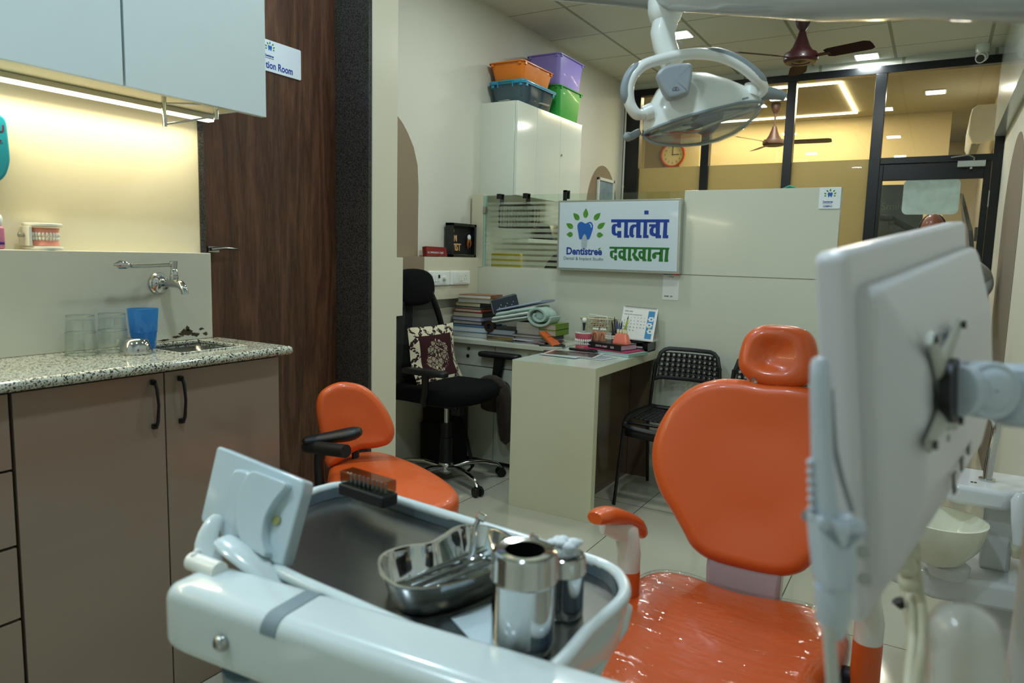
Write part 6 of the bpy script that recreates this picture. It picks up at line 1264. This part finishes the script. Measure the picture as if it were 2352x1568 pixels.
# grey stripe + button
q=MB(); sp0=a_+ud*(P(680,1385,z=.862)-a_).dot(ud)
q.loft([[p+(p-(sp0-V((0,0,.043))-pd*.012)).normalized()*.0012 for p in arm_ring(sp0+ud*s,1.01)[:14]] for s in (-.010,.012)],False,False,closed=False); q.build('grey_stripe',mat('stripe_grey','7c8c93',.4),ty)
bp=PN(511,1475,a_+pd*.032,pd)+pd*.002; MB().lathe([(.001,.008),(.005,.0075),(.009,.004),(.010,0)],M=frame(bp,ud,V((0,0,1)),pd)).build('steel_button',hm,ty)
MB().tube([P(560,1520,z=.77),P(560,1600,z=.70),P(540,1700,z=.45)],[.026,.022,.02],n=14).build('under_bracket',mat('bracket_blue','5f7480',.4),ty)
MB().tube([V((a_.x+.12,a_.y-.12,.78)),V((a_.x+.16,a_.y-.16,.6)),V((a_.x+.2,a_.y-.1,.02))],[.03,.028,.028],n=16).build('support_post',mtw_,ty); MB().pad(rrect(.36,.36,.06),.05,.02,M=T(a_.x+.2,a_.y-.1,.001)).build('floor_foot',mtw_,ty)
# control panel
def PL(px,py,d): return W(px,py,d)
TL,TR,BL=W(500,1024,1.02),W(694,1106,.96),W(460,1193,.99); xd=(TR-TL).normalized(); yd=(TL-BL); yd=(yd-xd*yd.dot(xd)).normalized(); nd=xd.cross(yd)
if nd.dot(cf)>0: nd=-nd
cp=thing('control_panel','pale blue-white control panel seen from behind beside the tray','control panel',BL)
pw,ph=(TR-TL).length,(TL-BL).length
poly=onpl([(498,1022),(698,1103),(696,1122),(648,1300),(632,1296),(458,1197)],TL,nd,xd,yd)
mcp=mat('panel_white','b9c9cf',.22,coat=.5)
MB().prism(rnd_poly(poly),.026,M=frame(TL-nd*.026,xd,yd,nd)).build('casing',mcp,cp,smooth=30,bevel=.005,seg=3)
bul=onpl([(588,1080),(678,1114),(645,1150),(622,1190),(615,1240),(630,1286),(568,1250),(552,1190),(562,1130)],TL,nd,xd,yd)
MB().prism(rnd_poly(bul,.02),.018,M=frame(TL-nd*.003,xd,yd,nd)).build('rear_housing',mcp,cp,smooth=30,bevel=.007,seg=4)
bk_=onpl([(540,1075),(585,1085),(560,1200),(555,1250),(505,1235),(520,1180)],TL,nd,xd,yd); MB().prism(rnd_poly(bk_,.012),.010,M=frame(TL-nd*.004,xd,yd,nd)).build('ridge',mcp,cp,smooth=30,bevel=.004,seg=3)
c=PN(637,1195,TL,nd)+nd*.0005; MB().cyl(c,c+nd*.003,.006).build('screw_cap',mat('olive_plug','8f9159',.5),cp)
# bracket fin and knob
q=MB().tube([W(505,1180,.97),W(485,1205,.96),W(472,1245,.95),W(475,1290,.94),W(500,1312,.93)],[.007,.012,.016,.018,.015],n=14,flat=.5,up=cf); q.build('bracket_fin',mtw_,cp,sub=1)
MB().tube([W(500,1232,.95),W(560,1270,.93),W(625,1330,.92),W(660,1370,.91)],[.022,.027,.020,.008],n=14,flat=.38,up=cu).build('bracket_arm',mtw_,cp,sub=1)
q=MB(); kc_=W(452,1288,.93)
for k in range(9): a=2*PI*k/9; q.ell(kc_+cu*(.012*math.cos(a))+cf*(.012*math.sin(a)),(.0045,.0045,.0045),n=8,m=6)
q.cyl(kc_-cr*.006,W(505,1312,.90),.012); q.build('tilt_knob',mlw,cp)
# bur block
t=thing('bur_block','black bur block under a clear lid on the far tray rim','bur block',P(850,1140,z=ZR))
p1_,p2_=P(800,1128,z=ZR+.01),P(902,1162,z=ZR+.01); bd=(p2_-p1_).normalized(); bn=V((0,0,1)).cross(bd)
Mb=frame(p1_,bd,bn,(0,0,1)); bl_=(p2_-p1_).length
MB().box((0,-.022,0),(bl_,.012,.020),M=Mb).build('base',mat('rubber_black','121416',.6),t,bevel=.003)
q=MB()
for k in range(9): q.cyl((.012+k*(bl_-.024)/8,-.004,.02),(.012+k*(bl_-.024)/8,-.004,.036),.0016,n=8,M=Mb)
q.build('burs',mat('bur_steel','dadcd8',.35,.2),t); MB().box((.001,-.02,.0205),(bl_-.001,.010,.042),M=Mb).build('clear_lid',thin_glass('lid_smoke','b9bfbc',-.02),t,bevel=.003)
# kidney dish
t=thing('kidney_dish','polished steel kidney dish on the tray','kidney dish',P(1000,1330,z=ZI))
kd=[(868,1293),(885,1268),(935,1252),(985,1246),(1018,1228),(1055,1207),(1110,1206),(1160,1222),(1190,1248),(1188,1275),(1140,1305),(1070,1333),(990,1350),(920,1347),(883,1325)]
ZK=ZI+.042; kp=spl([P(x,y,z=ZK) for x,y in kd],4); kc2=sum(kp,V())/len(kp)
nk=len(kp)
def inset(pts,d_):
    out=[]
    for i in range(len(pts)):
        t_=pts[(i+1)%len(pts)]-pts[i-1]; m_=V((-t_.y,t_.x,0)).normalized(); s=1 if m_.dot(kc2-pts[i])>0 else -1
        A0=sum((pts[j].x*pts[(j+1)%len(pts)].y-pts[(j+1)%len(pts)].x*pts[j].y) for j in range(len(pts))); s=1 if A0>0 else -1
        out.append(pts[i]+m_*s*d_)
    return out
rr=[[V((p.x,p.y,z)) for p in inset(kp,d_)] for z,d_ in ((ZI+.0015,.022),(ZI+.001,.017),(ZI+.003,.013),(ZK-.004,.005),(ZK,.003),(ZK,-.001),(ZK-.002,-.001))]
MB().loft(rr,True,False).build('dish',mchrome,t,smooth=60,solid=.0008)
msi=mat('instrument_steel','8f9392',.15,1)
for k,(x0,y0,x1,y1,r_,lab) in enumerate(((930,1335,1120,1262,.0028,'steel probe lying lowest in the kidney dish'),(945,1345,1125,1275,.0035,'thick-handled steel scaler in the kidney dish'),(960,1320,1110,1255,.0022,'thin steel mirror handle at the back of the kidney dish'),(975,1348,1150,1285,.003,'steel tweezers nearest the front of the kidney dish'))):
    a,b2=P(x0,y0,z=ZI+.010),P(x1,y1,z=ZI+.024); q=MB().tube([a,a+(b2-a)*.2,a+(b2-a)*.8,b2],[r_*.5,r_,r_,r_*.4],n=10); tag(q.build('dental_instrument',msi),lab,'dental instrument','steel instruments in the kidney dish')
# canisters
def canister(nm,lab,c,r_,h_,hole,cotton=False):
    t=thing(nm,lab,'canister',c); M=T(c.x,c.y,ZI+.0005)
    MB().lathe([(.001,0),(r_*.96,0),(r_,.003),(r_,.014),(r_*.985,.016),(r_*.985,h_*.70),(r_,h_*.72),(.001,h_*.72)],n=56,M=M).build('body',mchrome,t,smooth=35)
    MB().lathe([(r_*1.03,h_*.70),(r_*1.05,h_*.715),(r_*1.03,h_*.73),(r_*1.03,h_*.93),(r_*.98,h_*.985),(r_*.9,h_),(hole,h_-.001),(hole,h_*.74),(.001,h_*.74)],n=56,M=M).build('lid',mchrome,t,smooth=35)
    MB().prism(circ(hole*.97,n=40),.0012,M=T(c.x,c.y,ZI+h_*.742)).lathe([(hole*.985,h_*.742),(hole*.985,h_-.004)],n=40,M=M).build('well_shade',mat('shaded_steel','2a2c2c',.35,.8),t)  # dark disc and lining stand in for the shade inside the opening
    return t
canister('canister','large polished steel cotton canister with round opening, front of tray',V((-.366,.662,ZI)),.036,.112,.0225)
c2_=P(1292,1405,z=ZI); canister('canister','smaller polished steel canister holding cotton behind the large one',V((c2_.x,c2_.y,ZI)),.0255,.075,.017)
q=MB(); rnd.seed(4)
for k in range(34): q.ell((c2_.x+rnd.uniform(-.014,.014),c2_.y+rnd.uniform(-.014,.014),ZI+.077+rnd.uniform(-.003,.017)),(rnd.uniform(.004,.010),rnd.uniform(.004,.009),rnd.uniform(.003,.007)),n=10,m=7)
tag(q.build('cotton_wool',mat('cotton','d8dfe2',.95,bump=.5,bscale=90)),'tuft of white cotton wool on the small canister','cotton')
o=MB().prism([(p.x,p.y) for p in [P(1035,1420,z=ZI),P(1130,1385,z=ZI),P(1215,1440,z=ZI),P(1170,1512,z=ZI),P(1090,1480,z=ZI)]],.0008,M=T(0,0,ZI+.0003)).build('tissue',mat('tissue_white','bccbd0',.9,bump=.2)); tag(o,'white tissue lying under the large canister','tissue')
# handpieces hanging behind the tray
for k,(px,py,lab) in enumerate(((1100,1188,'steel handpiece with red dot rising behind the tray rim'),(1222,1236,'small steel handpiece head behind the kidney dish'))):
    hd_=.98 if k==0 else .93; t=thing('handpiece',lab,'handpiece',W(px,py,hd_),group='handpieces behind the tray'); MB().tube([W(px-16,py+90,hd_),W(px-8,py+22,hd_),W(px-1,py+4,hd_)],[.006,.004,.0035],n=12).build('shaft',mchrome,t)
    MB().cyl(W(px-4,py-6,hd_),W(px+13,py+4,hd_),.0055,n=14).build('head',mchrome,t)
    if k==0: MB().cyl(W(px+12,py+4,hd_),W(px+14,py+5,hd_),.0045,n=12).build('red_dot',mat('dot_red','a8202c',.4),t)
# ================================================================ PERSON
pd_=4.7
def X(px,py,dd=0): return W(px,py,pd_+dd)
pg=X(2145,620); px0,py0=pg.x-.02,pg.y; hz=X(2135,492).z
per=thing('person','person with receding dark hair in white shirt standing before the glass door','person',(px0,py0,0))
def skin(name,verts,edges,rads,m,parent,sub=1):
    me=bpy.data.meshes.new(name); inv=world_of(parent).inverted(); me.from_pydata([tuple(inv@V(v)) for v in verts],edges,[]); me.materials.append(m)
    o=bpy.data.objects.new(name,me); COL.objects.link(o); o.parent=parent
    md_=o.modifiers.new('skin','SKIN'); md_.use_smooth_shade=True
    if not me.skin_vertices: raise RuntimeError('skin layer')
    for i,r_ in enumerate(rads):
        s=me.skin_vertices[0].data[i]; s.radius=(r_,r_) if not isinstance(r_,tuple) else r_; s.use_root=(i==0)
    sb_=o.modifiers.new('sub','SUBSURF'); sb_.levels=sub; sb_.render_levels=sub+1; return o
def Z(x,y,z): return (px0+x,py0+y,z)
H_=hz
sk=mat('skin_brown','7d4a36',.45,var=.05,coat=.25); msh=mat('shirt_white','dde6ea',.85,var=.03,bump=.35,bscale=14); mtr=mat('trouser_navy','171c28',.85,var=.1)
ex=X(2266,655); 
verts=[Z(0,0,.92),Z(0,0,1.10),Z(0,.0,1.28),Z(0,0,H_-.28),Z(0,-.01,H_-.22),Z(-.01,-.02,H_-.13),
 Z(.13,0,H_-.34),(ex.x-.03,ex.y,ex.z-.02),Z(.14,-.20,1.12),Z(-.13,0,H_-.34),Z(-.22,-.02,1.12),Z(-.12,-.22,1.10),
 Z(.09,0,.82),Z(.10,0,.48),Z(.10,0,.09),Z(-.09,0,.82),Z(-.10,0,.48),Z(-.10,0,.09),Z(.10,-.14,.04),Z(-.10,-.14,.04)]
eds=[(0,1),(1,2),(2,3),(3,4),(4,5),(3,6),(6,7),(7,8),(3,9),(9,10),(10,11),(0,12),(12,13),(13,14),(0,15),(15,16),(16,17),(14,18),(17,19)]
rad=[.105,.10,.10,.055,.048,.045,.045,.04,.034,.05,.04,.034,.07,.05,.04,.07,.05,.04,.03,.03]
skin('body',verts,eds,rad,sk,per)
MB().ell((px0-.01,py0-.02,H_-.115),(.078,.095,.115),n=28,m=18).build('head',sk,per)
q=MB(); hx,hy=px0-.01,py0-.02
q.ell((hx,hy-.095,H_-.135),(.013,.018,.022),n=10,m=7); q.build('nose',sk,per)
for s in (-1,1):
    MB().ell((hx+s*.08,hy,H_-.13),(.012,.022,.032),n=10,m=7).build('ear',sk,per); MB().ell((hx+s*.03,hy-.085,H_-.11),(.013,.01,.008),n=10,m=7).build('eye',mat('eye_dark','14100e',.2),per)
MB().tube([(hx-.025,hy-.09,H_-.175),(hx,hy-.098,H_-.178),(hx+.025,hy-.09,H_-.175)],[.003,.006,.003],n=8).build('mouth',mat('lip','6a3830',.5),per)
q=MB(); rr=[]
for j in range(8):
    a=j/7; z=H_-.13+.125*a*.98; rxy=(1-(a*.93)**2)**.5; ring=[]
    for k in range(21): th=R(-25+230*k/20) ; ring.append(V((hx+(.084*rxy)*math.cos(th),hy+.006+(.100*rxy)*math.sin(th),z)))
    rr.append(ring)
q.loft(rr,False,False,closed=False); q.build('hair',mat('hair_dark','100e0e',.6,bump=.4,bscale=120),per,solid=.008)
q=MB(); rr=[]
for z,rx,ry,dy in ((.86,.185,.125,0),(.95,.180,.125,0),(1.05,.172,.120,0),(1.15,.180,.122,0),(1.24,.190,.120,0),(H_-.34,.195,.110,.0),(H_-.29,.185,.105,.0),(H_-.255,.135,.095,0),(H_-.232,.085,.082,-.005),(H_-.215,.066,.070,-.008)):
    rr.append([V(Z(rx*math.copysign(abs(math.cos(a))**.8,math.cos(a)),dy+ry*math.sin(a),z)) for a in [2*PI*i/28 for i in range(28)]])
q.loft(rr,False,False)
q.tube(spl([V(Z(.10,0,H_-.335)),V(Z(.19,0,H_-.345)),V((ex.x-.045,ex.y,ex.z+.05)),V((ex.x-.035,ex.y-.01,ex.z-.015)),V((ex.x-.10,ex.y-.10,ex.z-.07)),V(Z(.155,-.19,1.12))],4,closed=False),[.085]*5+[.078]*4+[.072]*4+[.068]*4+[.058]*3+[.045],n=18)
q.tube(spl([V(Z(-.10,0,H_-.335)),V(Z(-.20,0,H_-.35)),V(Z(-.26,-.02,1.15)),V(Z(-.20,-.12,1.09)),V(Z(-.13,-.21,1.10))],4,closed=False),[.085]*4+[.075]*4+[.066]*4+[.055]*4+[.045],n=18)
q.build('shirt',msh,per,sub=1)
q=MB(); q.loft([[V(Z(rx*math.cos(a),ry*math.sin(a),z)) for a in [2*PI*i/24 for i in range(24)]] for z,rx,ry in ((.76,.165,.115),(.84,.182,.125),(.93,.168,.118))],True,True)
for s_ in (-1,1): q.tube([Z(s_*.085,0,.86),Z(s_*.09,0,.70),Z(s_*.10,-.01,.48),Z(s_*.105,0,.25),Z(s_*.105,0,.075)],[.098,.092,.072,.062,.062],n=20)
q.build('trousers',mtr,per,sub=1)
for s in (-1,1):
    MB().tube([Z(s*.105,.07,.045),Z(s*.105,0,.05),Z(s*.105,-.12,.035),Z(s*.105,-.18,.028)],[.04,.045,.042,.028],n=14,flat=.8,up=(0,0,1)).build('shoe',mblk,per,sub=1)
    hb_=V(Z(.14,-.20,1.12)) if s>0 else V(Z(-.12,-.22,1.10)); q=MB(); q.ell(hb_+V((-s*.0,-.05,0)),(.038,.05,.017),n=14,m=8)
    for f_ in range(4): x_=-.028+.0185*f_; L_=(.06,.07,.066,.052)[f_]; q.tube([hb_+V((x_,-.085,0)),hb_+V((x_,-.085-L_*.55,-.006)),hb_+V((x_,-.085-L_,-.025))],[.009,.0085,.007],n=8)
    q.tube([hb_+V((-s*.032,-.04,0)),hb_+V((-s*.055,-.065,-.008)),hb_+V((-s*.058,-.09,-.015))],[.011,.0095,.008],n=8); q.build('hand',sk,per)
